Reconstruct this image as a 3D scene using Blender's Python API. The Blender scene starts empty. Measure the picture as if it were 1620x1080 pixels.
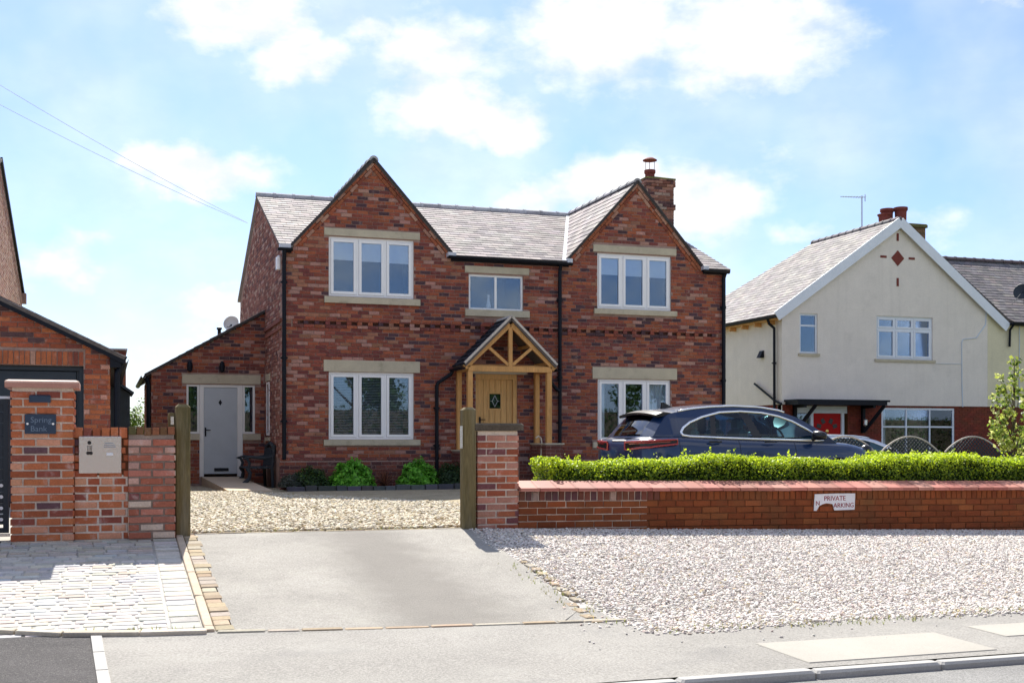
import bpy, math, random
import numpy as np
from mathutils import Matrix, Vector
random.seed(7); RNG = np.random.default_rng(7)
R = math.radians
SC = bpy.context.scene
COL = SC.collection

# ------------------------------------------------------------------ camera, sky, sun, exposure
# site axes: x along the front of the house, y away from the street, z up, origin at the house's front left corner
YAW = R(18.87)
CAM = Vector((-3.421, -24.616, 1.5))
cd = bpy.data.cameras.new('camera'); cam = bpy.data.objects.new('camera', cd); COL.objects.link(cam)
cam.location = CAM; cam.rotation_euler = (R(90), 0, -YAW)
cd.sensor_width = 36; cd.lens = 1880/1620*36; cd.shift_y = 157/1620
cd.clip_start = .1; cd.clip_end = 3000
SC.camera = cam
SUN_EL, SUN_AZ = R(47), R(7)          # sun stands behind the house, a little to the right; azimuth from +y towards +x
world = bpy.data.worlds.new('World'); SC.world = world; world.use_nodes = True
SKY_STRENGTH = .098
def build_world():
    nt = world.node_tree; N = nt.nodes; L = nt.links; N.clear()
    def math_(op, a, b=None, c=None, clamp=False):
        n = N.new('ShaderNodeMath'); n.operation = op; n.use_clamp = clamp
        for i, v in enumerate((a, b, c)):
            if v is None: continue
            if isinstance(v, (int, float)): n.inputs[i].default_value = v
            else: L.new(v, n.inputs[i])
        return n.outputs[0]
    sky = N.new('ShaderNodeTexSky'); sky.sky_type = 'NISHITA'; sky.sun_disc = False
    sky.sun_elevation = SUN_EL; sky.sun_rotation = SUN_AZ; sky.air_density = 1.0; sky.dust_density = .6; sky.ozone_density = 1.6
    tc = N.new('ShaderNodeTexCoord')
    sep = N.new('ShaderNodeSeparateXYZ'); L.new(tc.outputs['Generated'], sep.inputs[0])
    az = math_('ARCTAN2', sep.outputs[0], sep.outputs[1])          # compass direction of the view ray
    el = math_('ARCSINE', sep.outputs[2])
    ae = N.new('ShaderNodeCombineXYZ'); L.new(az, ae.inputs[0]); L.new(el, ae.inputs[1])
    # soft cloud banks by compass direction and elevation (degrees): az, el, half-width, half-height, weight
    banks = [(6.0,19.2,4.4,1.9,1.0),(8.9,17.6,3.2,1.7,.9),(15.0,18.0,4.6,2.6,.8),(15.5,15.8,3.4,2.2,1.),(17.6,14.9,3.9,1.7,1.),(18.6,18.2,4.0,2.0,.45),
             (23.3,19.2,5.2,3.6,1.),(30.0,18.6,6.0,3.4,1.0),(25.0,13.2,3.5,2.4,.3),(23.6,11.9,4.6,1.9,1.),(27.5,11.2,4.0,2.4,1.),(20.4,11.4,3.0,1.2,.8),
             (3.9,12.4,4.4,1.5,1.05),(-2.0,8.2,3.2,1.9,.6),(6.6,6.2,4.4,1.9,.75),(2.0,3.0,9.0,2.6,.6),(41.5,20.0,1.8,1.9,.95),(38.0,10.0,3.5,1.3,.4),(12.2,18.6,2.2,1.0,.7),
             (33.0,9.6,3.0,.9,.5),(31.0,12.6,4.5,1.7,.4)]
    tot = None
    wn = N.new('ShaderNodeTexNoise'); wn.inputs['Scale'].default_value = 26; wn.inputs['Detail'].default_value = 5
    L.new(ae.outputs[0], wn.inputs['Vector'])
    wob = N.new('ShaderNodeVectorMath'); wob.operation = 'MULTIPLY_ADD'
    L.new(wn.outputs['Color'], wob.inputs[0]); wob.inputs[1].default_value = (.055, .04, 0); wob.inputs[2].default_value = (-.0275, -.02, 0)
    aew = N.new('ShaderNodeVectorMath'); aew.operation = 'ADD'; L.new(ae.outputs[0], aew.inputs[0]); L.new(wob.outputs[0], aew.inputs[1])
    for a, e, w, h, k in banks:
        s = N.new('ShaderNodeVectorMath'); s.operation = 'SUBTRACT'; L.new(aew.outputs[0], s.inputs[0]); s.inputs[1].default_value = (R(a), R(e), 0)
        m = N.new('ShaderNodeVectorMath'); m.operation = 'MULTIPLY'; L.new(s.outputs[0], m.inputs[0]); m.inputs[1].default_value = (1/R(w), 1/R(h), 0)
        ln = N.new('ShaderNodeVectorMath'); ln.operation = 'LENGTH'; L.new(m.outputs[0], ln.inputs[0])
        v = math_('MULTIPLY', math_('SUBTRACT', 1.25, ln.outputs['Value'], clamp=True), k)
        tot = v if tot is None else math_('MAXIMUM', tot, v)
    # the rest of the sky carries the same scattered cloud
    far = N.new('ShaderNodeMapRange'); far.inputs[1].default_value = .45; far.inputs[2].default_value = .7
    L.new(math_('ABSOLUTE', math_('SUBTRACT', az, float(YAW))), far.inputs[0])
    hi = N.new('ShaderNodeMapRange'); hi.inputs[1].default_value = .36; hi.inputs[2].default_value = .5; L.new(el, hi.inputs[0])
    away = math_('MAXIMUM', far.outputs[0], hi.outputs[0])
    n2 = N.new('ShaderNodeTexNoise'); n2.inputs['Scale'].default_value = 3.2; n2.inputs['Detail'].default_value = 6; L.new(tc.outputs['Generated'], n2.inputs['Vector'])
    r2 = N.new('ShaderNodeMapRange'); r2.inputs[1].default_value = .46; r2.inputs[2].default_value = .66; L.new(n2.outputs[0], r2.inputs[0])
    tot = math_('MAXIMUM', tot, math_('MULTIPLY', away, r2.outputs[0]))
    n1 = N.new('ShaderNodeTexNoise'); n1.inputs['Scale'].default_value = 17; n1.inputs['Detail'].default_value = 8; n1.inputs['Roughness'].default_value = .58
    sq = N.new('ShaderNodeVectorMath'); sq.operation = 'MULTIPLY'; sq.inputs[1].default_value = (1, 1.7, 1); L.new(ae.outputs[0], sq.inputs[0]); L.new(sq.outputs[0], n1.inputs['Vector'])
    dens = math_('MULTIPLY_ADD', math_('SUBTRACT', n1.outputs[0], .5), 1.15, tot)
    mr = N.new('ShaderNodeMapRange'); mr.interpolation_type = 'SMOOTHSTEP'; mr.inputs[1].default_value = .08; mr.inputs[2].default_value = .95; L.new(dens, mr.inputs[0])
    # thin veil of high haze cloud over everything
    n3 = N.new('ShaderNodeTexNoise'); n3.inputs['Scale'].default_value = 7; n3.inputs['Detail'].default_value = 4; L.new(ae.outputs[0], n3.inputs['Vector'])
    veil = N.new('ShaderNodeMapRange'); veil.inputs[1].default_value = .35; veil.inputs[2].default_value = .7; veil.inputs[3].default_value = .05; veil.inputs[4].default_value = .46; L.new(n3.outputs[0], veil.inputs[0])
    m_all = math_('MAXIMUM', mr.outputs[0], veil.outputs[0])
    tint = N.new('ShaderNodeMix'); tint.data_type = 'RGBA'; tint.blend_type = 'MULTIPLY'; tint.inputs['Factor'].default_value = 1
    L.new(sky.outputs[0], tint.inputs['A']); tint.inputs['B'].default_value = (.60, .70, .93, 1)
    mx = N.new('ShaderNodeMix'); mx.data_type = 'RGBA'; L.new(m_all, mx.inputs['Factor']); L.new(tint.outputs['Result'], mx.inputs['A'])
    shade = N.new('ShaderNodeMix'); shade.data_type = 'RGBA'; sn = N.new('ShaderNodeMapRange'); sn.inputs[1].default_value = .38; sn.inputs[2].default_value = .62; L.new(n1.outputs[0], sn.inputs[0])
    L.new(sn.outputs[0], shade.inputs['Factor']); shade.inputs['A'].default_value = (5.0, 5.25, 5.65, 1); shade.inputs['B'].default_value = (6.3, 6.4, 6.5, 1); L.new(shade.outputs['Result'], mx.inputs['B'])
    bg = N.new('ShaderNodeBackground'); bg.inputs['Strength'].default_value = SKY_STRENGTH; L.new(mx.outputs['Result'], bg.inputs[0])
    out = N.new('ShaderNodeOutputWorld'); L.new(bg.outputs[0], out.inputs[0])
build_world()
sd = bpy.data.lights.new('sun', 'SUN'); sun = bpy.data.objects.new('sun', sd); COL.objects.link(sun)
sd.energy = 5.0; sd.angle = R(.53); sd.color = (1, .95, .86)
sdir = Vector((math.sin(SUN_AZ)*math.cos(SUN_EL), math.cos(SUN_AZ)*math.cos(SUN_EL), math.sin(SUN_EL)))
sun.location = sdir*60; sun.rotation_euler = sdir.to_track_quat('Z', 'Y').to_euler()
SC.view_settings.view_transform = 'Standard'; SC.view_settings.look = 'None'; SC.view_settings.gamma = 1
SC.view_settings.use_curve_mapping = False; SC.view_settings.exposure = .95
SC.render.engine = 'CYCLES'
SC.cycles.max_bounces = 7; SC.cycles.transparent_max_bounces = 12; SC.cycles.use_denoising = True
SC.cycles.sample_clamp_indirect = 6

# ------------------------------------------------------------------ helpers: objects
WM = {}
def tag(o, label=None, cat=None, group=None, kind=None):
    if label: o['label'] = label
    if cat: o['category'] = cat
    if group: o['group'] = group
    if kind: o['kind'] = kind
    return o
def attach(o, parent, local=False):
    if parent is not None:
        o.parent = parent
        if not local: o.matrix_parent_inverse = WM[parent.name].inverted()
    return o
def empty(name, loc, rz=0, label=None, cat=None, group=None):
    o = bpy.data.objects.new(name, None); COL.objects.link(o); o.empty_display_size = .3
    o.location = loc; o.rotation_euler = (0, 0, rz)
    WM[o.name] = Matrix.Translation(Vector(loc)) @ Matrix.Rotation(rz, 4, 'Z')
    return tag(o, label, cat, group)
def mesh_obj(name, me, parent=None, M=None, local=False):
    o = bpy.data.objects.new(name, me); COL.objects.link(o)
    if M is not None: o.matrix_basis = M
    attach(o, parent, local)
    WM[o.name] = (WM[parent.name] @ (M or Matrix())) if (local and parent is not None) else (M or Matrix())
    return o
def dup(root, loc, rz=None, label=None):
    def cp(o, par):
        n = o.copy(); COL.objects.link(n); n.parent = par
        WM[n.name] = WM.get(o.name, Matrix())
        for ch in CH.get(o.name, []): cp(ch, n)
        return n
    CH = {}
    for o in bpy.data.objects:
        if o.parent: CH.setdefault(o.parent.name, []).append(o)
    r = cp(root, None); r.location = loc
    if rz is not None: r.rotation_euler = (0, 0, rz)
    if label: r['label'] = label
    return r
def jit(c, a=.08):
    k = 1+random.uniform(-a, a)
    return tuple(max(0, x*k*(1+random.uniform(-a*.3, a*.3))) for x in c)
class MB:
    def __init__(s, M=None): s.v = []; s.f = []; s.c = []; s.m = []; s.M = M or Matrix(); s.col = (.5, .5, .5); s.mi = 0
    def add(s, vs, fs, col=None, mi=None):
        b = len(s.v); s.v += [tuple(s.M @ Vector(p)) for p in vs]
        for f in fs: s.f.append(tuple(i+b for i in f)); s.c.append(col or s.col); s.m.append(s.mi if mi is None else mi)
    def box(s, x0, x1, y0, y1, z0, z1, col=None, mi=None):
        s.add([(x0,y0,z0),(x1,y0,z0),(x1,y1,z0),(x0,y1,z0),(x0,y0,z1),(x1,y0,z1),(x1,y1,z1),(x0,y1,z1)],
              [(0,3,2,1),(4,5,6,7),(0,1,5,4),(1,2,6,5),(2,3,7,6),(3,0,4,7)], col, mi)
    def cbox(s, x0, x1, y0, y1, z0, z1, b=.01, col=None, mi=None):
        """box with chamfered front (low y) and vertical edges"""
        s.prismz([(x0+b,y0),(x1-b,y0),(x1,y0+b),(x1,y1-b),(x1-b,y1),(x0+b,y1),(x0,y1-b),(x0,y0+b)], z0, z1-b, col, mi, top=(b, z1))
    def prismz(s, poly, z0, z1, col=None, mi=None, top=None):
        n = len(poly); vs = [(x,y,z0) for x,y in poly]+[(x,y,z1) for x,y in poly]
        fs = [tuple(range(n-1,-1,-1))]+[(i,(i+1)%n,n+(i+1)%n,n+i) for i in range(n)]
        if top:
            cx = sum(p[0] for p in poly)/n; cy = sum(p[1] for p in poly)/n
            w = max(abs(p[0]-cx) for p in poly); h = max(abs(p[1]-cy) for p in poly); kx, ky = (w-top[0])/w, (h-top[0])/h
            vs += [(cx+(x-cx)*kx, cy+(y-cy)*ky, top[1]) for x,y in poly]
            fs += [(n+i,n+(i+1)%n,2*n+(i+1)%n,2*n+i) for i in range(n)]+[tuple(range(2*n,3*n))]
        else: fs.append(tuple(range(n,2*n)))
        s.add(vs, fs, col, mi)
    def prismy(s, poly, y0, y1, col=None, mi=None):
        """poly in (x,z), counter-clockwise seen from -y"""
        n = len(poly); vs = [(x,y0,z) for x,z in poly]+[(x,y1,z) for x,z in poly]
        s.add(vs, [tuple(range(n)), tuple(range(2*n-1,n-1,-1))]+[(i,n+i,n+(i+1)%n,(i+1)%n) for i in range(n)], col, mi)
    def tube(s, pts, r, n=8, col=None, mi=None, caps=True):
        pts = [Vector(p) for p in pts]; rings = []; up = None
        rs = r if isinstance(r, (list, tuple)) else [r]*len(pts)
        for i, p in enumerate(pts):
            t = ((pts[min(i+1,len(pts)-1)]-p).normalized()+(p-pts[max(i-1,0)]).normalized())
            t = t.normalized() if t.length > 1e-6 else Vector((0,0,1))
            if up is None: up = Vector((0,0,1)) if abs(t.z) < .9 else Vector((1,0,0))
            a = t.cross(up).normalized(); b = a.cross(t).normalized(); up = b
            rings.append([p+(a*math.cos(2*math.pi*k/n)+b*math.sin(2*math.pi*k/n))*rs[i] for k in range(n)])
        vs = [tuple(q) for rg in rings for q in rg]; fs = []
        for i in range(len(pts)-1):
            for k in range(n): fs.append((i*n+k, i*n+(k+1)%n, (i+1)*n+(k+1)%n, (i+1)*n+k))
        if caps: fs += [tuple(range(n-1,-1,-1)), tuple(range((len(pts)-1)*n, len(pts)*n))]
        s.add(vs, fs, col, mi)
    def bar(s, p, q, w, d, col=None, mi=None, side=(0,1,0)):
        """rectangular bar from p to q: w across (in the plane normal to side), d along side"""
        p, q = Vector(p), Vector(q); t = (q-p).normalized(); sd_ = Vector(side); a = t.cross(sd_).normalized()*w/2; b = sd_*d/2
        s.add([tuple(x) for x in (p-a-b,p+a-b,p+a+b,p-a+b,q-a-b,q+a-b,q+a+b,q-a+b)],
              [(0,1,2,3),(7,6,5,4),(0,4,5,1),(1,5,6,2),(2,6,7,3),(3,7,4,0)], col, mi)
    def lathe(s, prof, c=(0,0,0), n=20, col=None, mi=None, axis='z'):
        vs = []; fs = []
        for r, h in prof:
            for k in range(n):
                a = 2*math.pi*k/n; x, y = r*math.cos(a), r*math.sin(a)
                p = (x,y,h) if axis == 'z' else (x,h,y)
                vs.append((c[0]+p[0], c[1]+p[1], c[2]+p[2]))
        for i in range(len(prof)-1):
            for k in range(n): fs.append((i*n+k, i*n+(k+1)%n, (i+1)*n+(k+1)%n, (i+1)*n+k))
        fs += [tuple(range(n-1,-1,-1)), tuple(range((len(prof)-1)*n, len(prof)*n))]
        s.add(vs, fs, col, mi)
    def mesh(s, name, mats, smooth=False):
        me = bpy.data.meshes.new(name); me.from_pydata(s.v, [], s.f)
        for m in (mats if isinstance(mats, (list, tuple)) else [mats]): me.materials.append(m)
        at = me.attributes.new('col', 'FLOAT_COLOR', 'FACE')
        at.data.foreach_set('color', np.array([(c[0],c[1],c[2],1) for c in s.c], dtype=np.float32).ravel())
        me.polygons.foreach_set('material_index', s.m)
        if smooth: me.polygons.foreach_set('use_smooth', [True]*len(s.f))
        me.update(); return me
    def build(s, name, mats, parent=None, smooth=False, local=False, kind=None, label=None, cat=None, group=None, M=None, recalc=False):
        me = s.mesh(name, mats, smooth)
        if recalc:
            import bmesh
            bm = bmesh.new(); bm.from_mesh(me); bmesh.ops.recalc_face_normals(bm, faces=bm.faces); bm.to_mesh(me); bm.free()
        o = mesh_obj(name, me, parent, M, local)
        return tag(o, label, cat, group, kind)
def fast_mesh(name, verts, faces, cols, mat, nper, smooth=False):
    """many alike faces from numpy arrays: faces (n,k); cols (n,3)"""
    me = bpy.data.meshes.new(name); nv = len(verts); nf, k = faces.shape
    me.vertices.add(nv); me.vertices.foreach_set('co', verts.astype(np.float32).ravel())
    me.loops.add(nf*k); me.loops.foreach_set('vertex_index', faces.astype(np.int32).ravel())
    me.polygons.add(nf); me.polygons.foreach_set('loop_start', np.arange(0, nf*k, k, dtype=np.int32))
    me.materials.append(mat)
    me.update(calc_edges=True)
    at = me.attributes.new('col', 'FLOAT_COLOR', 'FACE')
    at.data.foreach_set('color', np.concatenate([cols, np.ones((nf,1))], 1).astype(np.float32).ravel())
    if smooth: me.polygons.foreach_set('use_smooth', np.ones(nf, dtype=bool))
    return me
def frame(o, rz): return Matrix.Translation(Vector(o)) @ Matrix.Rotation(rz, 4, 'Z')

# ------------------------------------------------------------------ helpers: materials
def new_mat(name):
    m = bpy.data.materials.new(name); m.use_nodes = True; nt = m.node_tree; nt.nodes.clear()
    return m, nt, nt.nodes, nt.links
def surf(name, base=None, rough=.85, spec=.3, var=.15, vscale=6, detail=.12, dscale=60, bump=.2, bscale=80, bdist=.004, patch=None, metal=0, coat=0, trans=0, stretch=(1,1,1), band=None, cracks=0, streak=0):
    """base None: colour from the pieces' own 'col'. var: broad mottling; detail: fine grain; patch: (colour, scale, low, high, amount)"""
    m, nt, N, L = new_mat(name)
    tc = N.new('ShaderNodeTexCoord'); mp = N.new('ShaderNodeMapping'); mp.inputs['Scale'].default_value = stretch
    g = N.new('ShaderNodeNewGeometry'); L.new(g.outputs['Position'], mp.inputs[0])
    def noise(sc, det=4, rough_=.6):
        n = N.new('ShaderNodeTexNoise'); n.inputs['Scale'].default_value = sc; n.inputs['Detail'].default_value = det; n.inputs['Roughness'].default_value = rough_
        L.new(mp.outputs[0], n.inputs['Vector']); return n.outputs[0]
    def mrange(x, a, b, c, d):
        n = N.new('ShaderNodeMapRange'); L.new(x, n.inputs[0])
        for i, v in enumerate((a, b, c, d)): n.inputs[i+1].default_value = v
        return n.outputs[0]
    if base is None:
        at = N.new('ShaderNodeAttribute'); at.attribute_name = 'col'; col = at.outputs['Color']
    else:
        rgb = N.new('ShaderNodeRGB'); rgb.outputs[0].default_value = (*base, 1); col = rgb.outputs[0]
    def mul(col, fac):
        n = N.new('ShaderNodeVectorMath'); n.operation = 'SCALE'; L.new(col, n.inputs[0]); L.new(fac, n.inputs['Scale']); return n.outputs[0]
    if var: col = mul(col, mrange(noise(vscale, 5), .25, .75, 1-var, 1+var))
    if detail: col = mul(col, mrange(noise(dscale, 3), .25, .75, 1-detail, 1+detail))
    for p in ([] if patch is None else patch if isinstance(patch, list) else [patch]):
        pc, ps, lo, hi, amt = p
        n = N.new('ShaderNodeMix'); n.data_type = 'RGBA'; L.new(mrange(noise(ps, 6, .65), lo, hi, 0, amt), n.inputs['Factor']); L.new(col, n.inputs['A']); n.inputs['B'].default_value = (*pc, 1); col = n.outputs['Result']
    if cracks:                                                # fine wandering cracks
        wob = N.new('ShaderNodeTexNoise'); wob.inputs['Scale'].default_value = 3; wob.inputs['Detail'].default_value = 5; L.new(mp.outputs[0], wob.inputs['Vector'])
        wa = N.new('ShaderNodeVectorMath'); wa.operation = 'MULTIPLY_ADD'; L.new(wob.outputs['Color'], wa.inputs[0]); wa.inputs[1].default_value = (.7,.7,.7); L.new(mp.outputs[0], wa.inputs[2])
        vo = N.new('ShaderNodeTexVoronoi'); vo.feature = 'DISTANCE_TO_EDGE'; vo.inputs['Scale'].default_value = .55; L.new(wa.outputs[0], vo.inputs['Vector'])
        ln_ = mrange(vo.outputs[0], .002, .010, 1, 0); k_ = mrange(noise(.7, 3), .46, .60, 0, cracks)
        mu = N.new('ShaderNodeMath'); mu.operation = 'MULTIPLY'; L.new(ln_, mu.inputs[0]); L.new(k_, mu.inputs[1])
        n = N.new('ShaderNodeMix'); n.data_type = 'RGBA'; L.new(mu.outputs[0], n.inputs['Factor']); L.new(col, n.inputs['A']); n.inputs['B'].default_value = (.07,.065,.06,1); col = n.outputs['Result']
    if streak:                                                # rain streaks down a wall
        m2 = N.new('ShaderNodeMapping'); m2.inputs['Scale'].default_value = (5,5,.28); L.new(g.outputs['Position'], m2.inputs[0])
        ns = N.new('ShaderNodeTexNoise'); ns.inputs['Scale'].default_value = 1.3; ns.inputs['Detail'].default_value = 5; L.new(m2.outputs[0], ns.inputs['Vector'])
        n = N.new('ShaderNodeMix'); n.data_type = 'RGBA'; L.new(mrange(ns.outputs[0], .52, .75, 0, streak), n.inputs['Factor']); L.new(col, n.inputs['A']); n.inputs['B'].default_value = (.36,.33,.28,1); col = n.outputs['Result']
    if band:                                                  # a worn, oily track: (x at y=0, dx/dy, half-width, colour, amount)
        bx, bs, bw, bc, ba = band
        sp = N.new('ShaderNodeSeparateXYZ'); L.new(g.outputs['Position'], sp.inputs[0])
        def mm(op, a, b_):
            n = N.new('ShaderNodeMath'); n.operation = op
            for i, v in enumerate((a, b_)):
                if isinstance(v, (int, float)): n.inputs[i].default_value = v
                else: L.new(v, n.inputs[i])
            return n.outputs[0]
        dd = mm('ABSOLUTE', mm('SUBTRACT', sp.outputs[0], mm('ADD', mm('MULTIPLY', sp.outputs[1], bs), bx)), 0)
        dd = mm('ADD', dd, mm('MULTIPLY', mm('SUBTRACT', noise(2.2, 6, .65), .5), .8))
        n = N.new('ShaderNodeMix'); n.data_type = 'RGBA'; L.new(mrange(dd, bw*.35, bw*1.25, ba, 0), n.inputs['Factor']); L.new(col, n.inputs['A']); n.inputs['B'].default_value = (*bc, 1); col = n.outputs['Result']
    b = N.new('ShaderNodeBsdfPrincipled'); L.new(col, b.inputs['Base Color']); b.inputs['Roughness'].default_value = rough
    b.inputs['Specular IOR Level'].default_value = spec; b.inputs['Metallic'].default_value = metal; b.inputs['Coat Weight'].default_value = coat; b.inputs['Coat Roughness'].default_value = .04
    if bump:
        bp = N.new('ShaderNodeBump'); bp.inputs['Strength'].default_value = bump; bp.inputs['Distance'].default_value = bdist
        L.new(noise(bscale, 5, .65), bp.inputs['Height']); L.new(bp.outputs[0], b.inputs['Normal'])
    out = N.new('ShaderNodeOutputMaterial'); sh = b.outputs[0]
    if trans:
        t = N.new('ShaderNodeBsdfTranslucent'); L.new(mul(col, mrange(noise(1, 0), 0, 1, 1.5, 1.5)), t.inputs[0])
        mxs = N.new('ShaderNodeMixShader'); mxs.inputs[0].default_value = trans; L.new(sh, mxs.inputs[1]); L.new(t.outputs[0], mxs.inputs[2]); sh = mxs.outputs[0]
    L.new(sh, out.inputs[0]); return m
def glass_mat(name, tint, ior=1.6, gloss=(1,1,1), base=.0):
    m, nt, N, L = new_mat(name)
    fr = N.new('ShaderNodeFresnel'); fr.inputs[0].default_value = ior
    ad = N.new('ShaderNodeMath'); ad.operation = 'ADD'; ad.use_clamp = True; L.new(fr.outputs[0], ad.inputs[0]); ad.inputs[1].default_value = base
    t = N.new('ShaderNodeBsdfTransparent'); t.inputs[0].default_value = (*tint, 1)
    gl = N.new('ShaderNodeBsdfGlossy'); gl.inputs['Roughness'].default_value = .015; gl.inputs[0].default_value = (*gloss, 1)
    mx = N.new('ShaderNodeMixShader'); L.new(ad.outputs[0], mx.inputs[0]); L.new(t.outputs[0], mx.inputs[1]); L.new(gl.outputs[0], mx.inputs[2])
    out = N.new('ShaderNodeOutputMaterial'); L.new(mx.outputs[0], out.inputs[0]); return m
M = {}
M['house_brick'] = surf('house_brick', rough=.9, var=.20, vscale=11, detail=.28, dscale=45, bump=.5, bscale=70, patch=[((.50,.36,.31), 9, .58, .74, .5), ((.10,.055,.05), 6, .60, .76, .45)])
M['pier_brick'] = surf('pier_brick', rough=.9, var=.15, vscale=9, detail=.22, dscale=70, bump=.5, bscale=90, patch=[((.55,.44,.40), 9, .56, .72, .6)])
M['wall_brick'] = surf('wall_brick', rough=.8, var=.2, vscale=7, detail=.2, dscale=70, bump=.4, bscale=90, patch=[((.11,.065,.025), 1.6, .48, .75, .6), ((.30,.13,.08), 12, .66, .78, .5)])
M['mortar_house'] = surf('mortar_house', (.33,.225,.19), .95, .1, .25, 5, .25, 60, .5, 90)
M['mortar_pale'] = surf('mortar_pale', (.64,.54,.45), .95, .1, .2, 7, .2, 80, .5, 110)
M['mortar_dirty'] = surf('mortar_dirty', (.15,.062,.030), .95, .1, .25, 6, .2, 80, .5, 110)
M['stone'] = surf('stone', (.50,.445,.33), .9, .2, .14, 3, .12, 70, .3, 90, patch=[((.17,.15,.10), 4, .55, .75, .5)])
M['upvc'] = surf('upvc', (.86,.86,.86), .35, .4, .03, 3, 0, 1, 0)
M['upvc_cream'] = surf('upvc_cream', (.74,.73,.70), .4, .4, .04, 3, 0, 1, 0)
M['door_grey'] = surf('door_grey', (.45,.49,.52), .5, .3, .06, 4, .06, 120, .15, 140)
M['black_metal'] = surf('black_metal', (.006,.008,.014), .5, .2, .2, 8, 0, 1, 0)
M['anthracite'] = surf('anthracite', (.020,.030,.042), .45, .4, .1, 3, 0, 1, 0)
M['slate'] = surf('slate', rough=.8, spec=.25, var=.22, vscale=2.0, detail=.25, dscale=35, bump=.4, bscale=40, patch=[((.27,.25,.23), 5, .55, .8, .2)])
M['dark_slate'] = surf('dark_slate', rough=.75, spec=.2, var=.25, vscale=3, detail=.25, dscale=40, bump=.4, bscale=40)
M['lead'] = surf('lead', (.55,.57,.62), .45, .5, .1, 5, .05, 60, .1, 40)
M['oak'] = surf('oak', (.60,.315,.105), .6, .3, .16, 5, .2, 45, .3, 60, stretch=(1,1,.12))
M['oak_door'] = surf('oak_door', (.64,.37,.135), .55, .3, .14, 5, .18, 40, .25, 60, stretch=(1,1,.1))
M['pale_board'] = surf('pale_board', (.56,.50,.43), .8, .2, .15, 5, .15, 40, .3, 60)
M['old_wood'] = surf('old_wood', (.155,.12,.055), .9, .2, .3, 6, .3, 55, .6, 60, bdist=.006, stretch=(1,1,.12), patch=[((.30,.28,.22), 5, .5, .75, .5), ((.055,.05,.018), 6, .52, .7, .8)])
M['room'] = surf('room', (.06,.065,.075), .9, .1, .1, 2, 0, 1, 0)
M['blind'] = surf('blind', (.84,.86,.86), .8, .1, .05, 6, 0, 1, 0)
M['slat'] = surf('slat', (.40,.42,.45), .55, .3, .05, 6, 0, 1, 0)
M['glass'] = glass_mat('glass', (.93,.96,.98), 1.62, (.62,.78,1.0), .05)
M['car_glass'] = glass_mat('car_glass', (.42,.62,.66), 1.5, (.95,1,1))
M['rear_glass'] = glass_mat('rear_glass', (.20,.25,.27), 2.1, (1,1,1), .05)
M['stucco'] = surf('stucco', (.79,.725,.65), .95, .1, .06, 2, .10, 45, .9, 55, bdist=.012, patch=[((.36,.33,.28), 1.1, .58, .8, .3)], streak=.10)
M['stucco_yellow'] = surf('stucco_yellow', (.72,.66,.47), .95, .1, .06, 2, .10, 45, .9, 55, bdist=.012, streak=.10)
M['white_paint'] = surf('white_paint', (.74,.78,.84), .5, .4, .05, 2, .03, 40, .05, 60)
M['red_paint'] = surf('red_paint', (.46,.006,.006), .5, .15, .05, 3, 0, 1, 0)
M['terracotta'] = surf('terracotta', (.19,.045,.035), .8, .3, .15, 6, .1, 60, .2, 80)
M['coping_tile'] = surf('coping_tile', rough=.65, spec=.35, var=.12, vscale=8, detail=.12, dscale=70, bump=.25, bscale=90, patch=[((.25,.13,.10), 5, .55, .75, .5)])
M['asphalt'] = surf('asphalt', (.315,.30,.275), .95, .2, .12, .9, .34, 62, .9, 130, bdist=.01, patch=[((.40,.385,.35), 1.4, .5, .75, .55), ((.19,.185,.18), 1.1, .56, .76, .6), ((.14,.135,.13), 75, .64, .72, .55), ((.50,.48,.45), 95, .66, .74, .6)], cracks=0)
M['asphalt_drive'] = surf('asphalt_drive', (.325,.308,.278), .95, .2, .18, 1.6, .30, 62, .9, 130, bdist=.01, patch=[((.43,.41,.36), 1.8, .5, .75, .5), ((.24,.225,.205), 3.2, .54, .72, .6), ((.15,.145,.14), 75, .65, .72, .5), ((.50,.48,.45), 95, .67, .74, .5)], band=(-.95,.0,.58,(.205,.19,.17),.75), cracks=0)
M['asphalt_dark'] = surf('asphalt_dark', (.085,.08,.08), .95, .2, .2, 3, .5, 120, .9, 200, bdist=.008, patch=[((.17,.16,.15), 60, .52, .66, .8)])
M['road'] = surf('road', (.25,.245,.235), .95, .2, .16, 1.2, .5, 110, .9, 170, bdist=.01, patch=[((.42,.41,.39), 70, .55, .7, .7)])
M['concrete'] = surf('concrete', (.36,.34,.30), .92, .2, .10, 1.5, .12, 110, .35, 150, patch=[((.33,.31,.27), 2.2, .58, .8, .5)])
M['kerb'] = surf('kerb', (.38,.37,.35), .9, .2, .1, 3, .15, 100, .4, 130)
M['sandstone'] = surf('sandstone', rough=.92, spec=.15, var=.14, vscale=6, detail=.15, dscale=60, bump=.5, bscale=60, bdist=.008)
M['sett'] = surf('sett', rough=.9, spec=.12, var=.14, vscale=9, detail=.14, dscale=80, bump=.45, bscale=70, bdist=.006)
M['grit'] = surf('grit', (.46,.445,.41), .95, .1, .2, 8, .25, 120, .5, 150)
M['gravel_bed'] = surf('gravel_bed', (.62,.585,.55), .95, .1, .2, 5, .35, 45, 1, 45, bdist=.03)
M['yard_bed'] = surf('yard_bed', (.42,.36,.25), .95, .1, .22, 3, .35, 40, 1, 40, bdist=.03)
M['stone_chip'] = surf('stone_chip', rough=.8, spec=.25, var=.08, vscale=30, detail=.1, dscale=160, bump=0)
M['soil'] = surf('soil', (.045,.032,.022), .98, .1, .3, 6, .3, 50, 1, 40, bdist=.03)
M['earth'] = surf('earth', (.13,.14,.06), .98, .1, .3, .3, .3, 8, .5, 12, bdist=.05)
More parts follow.
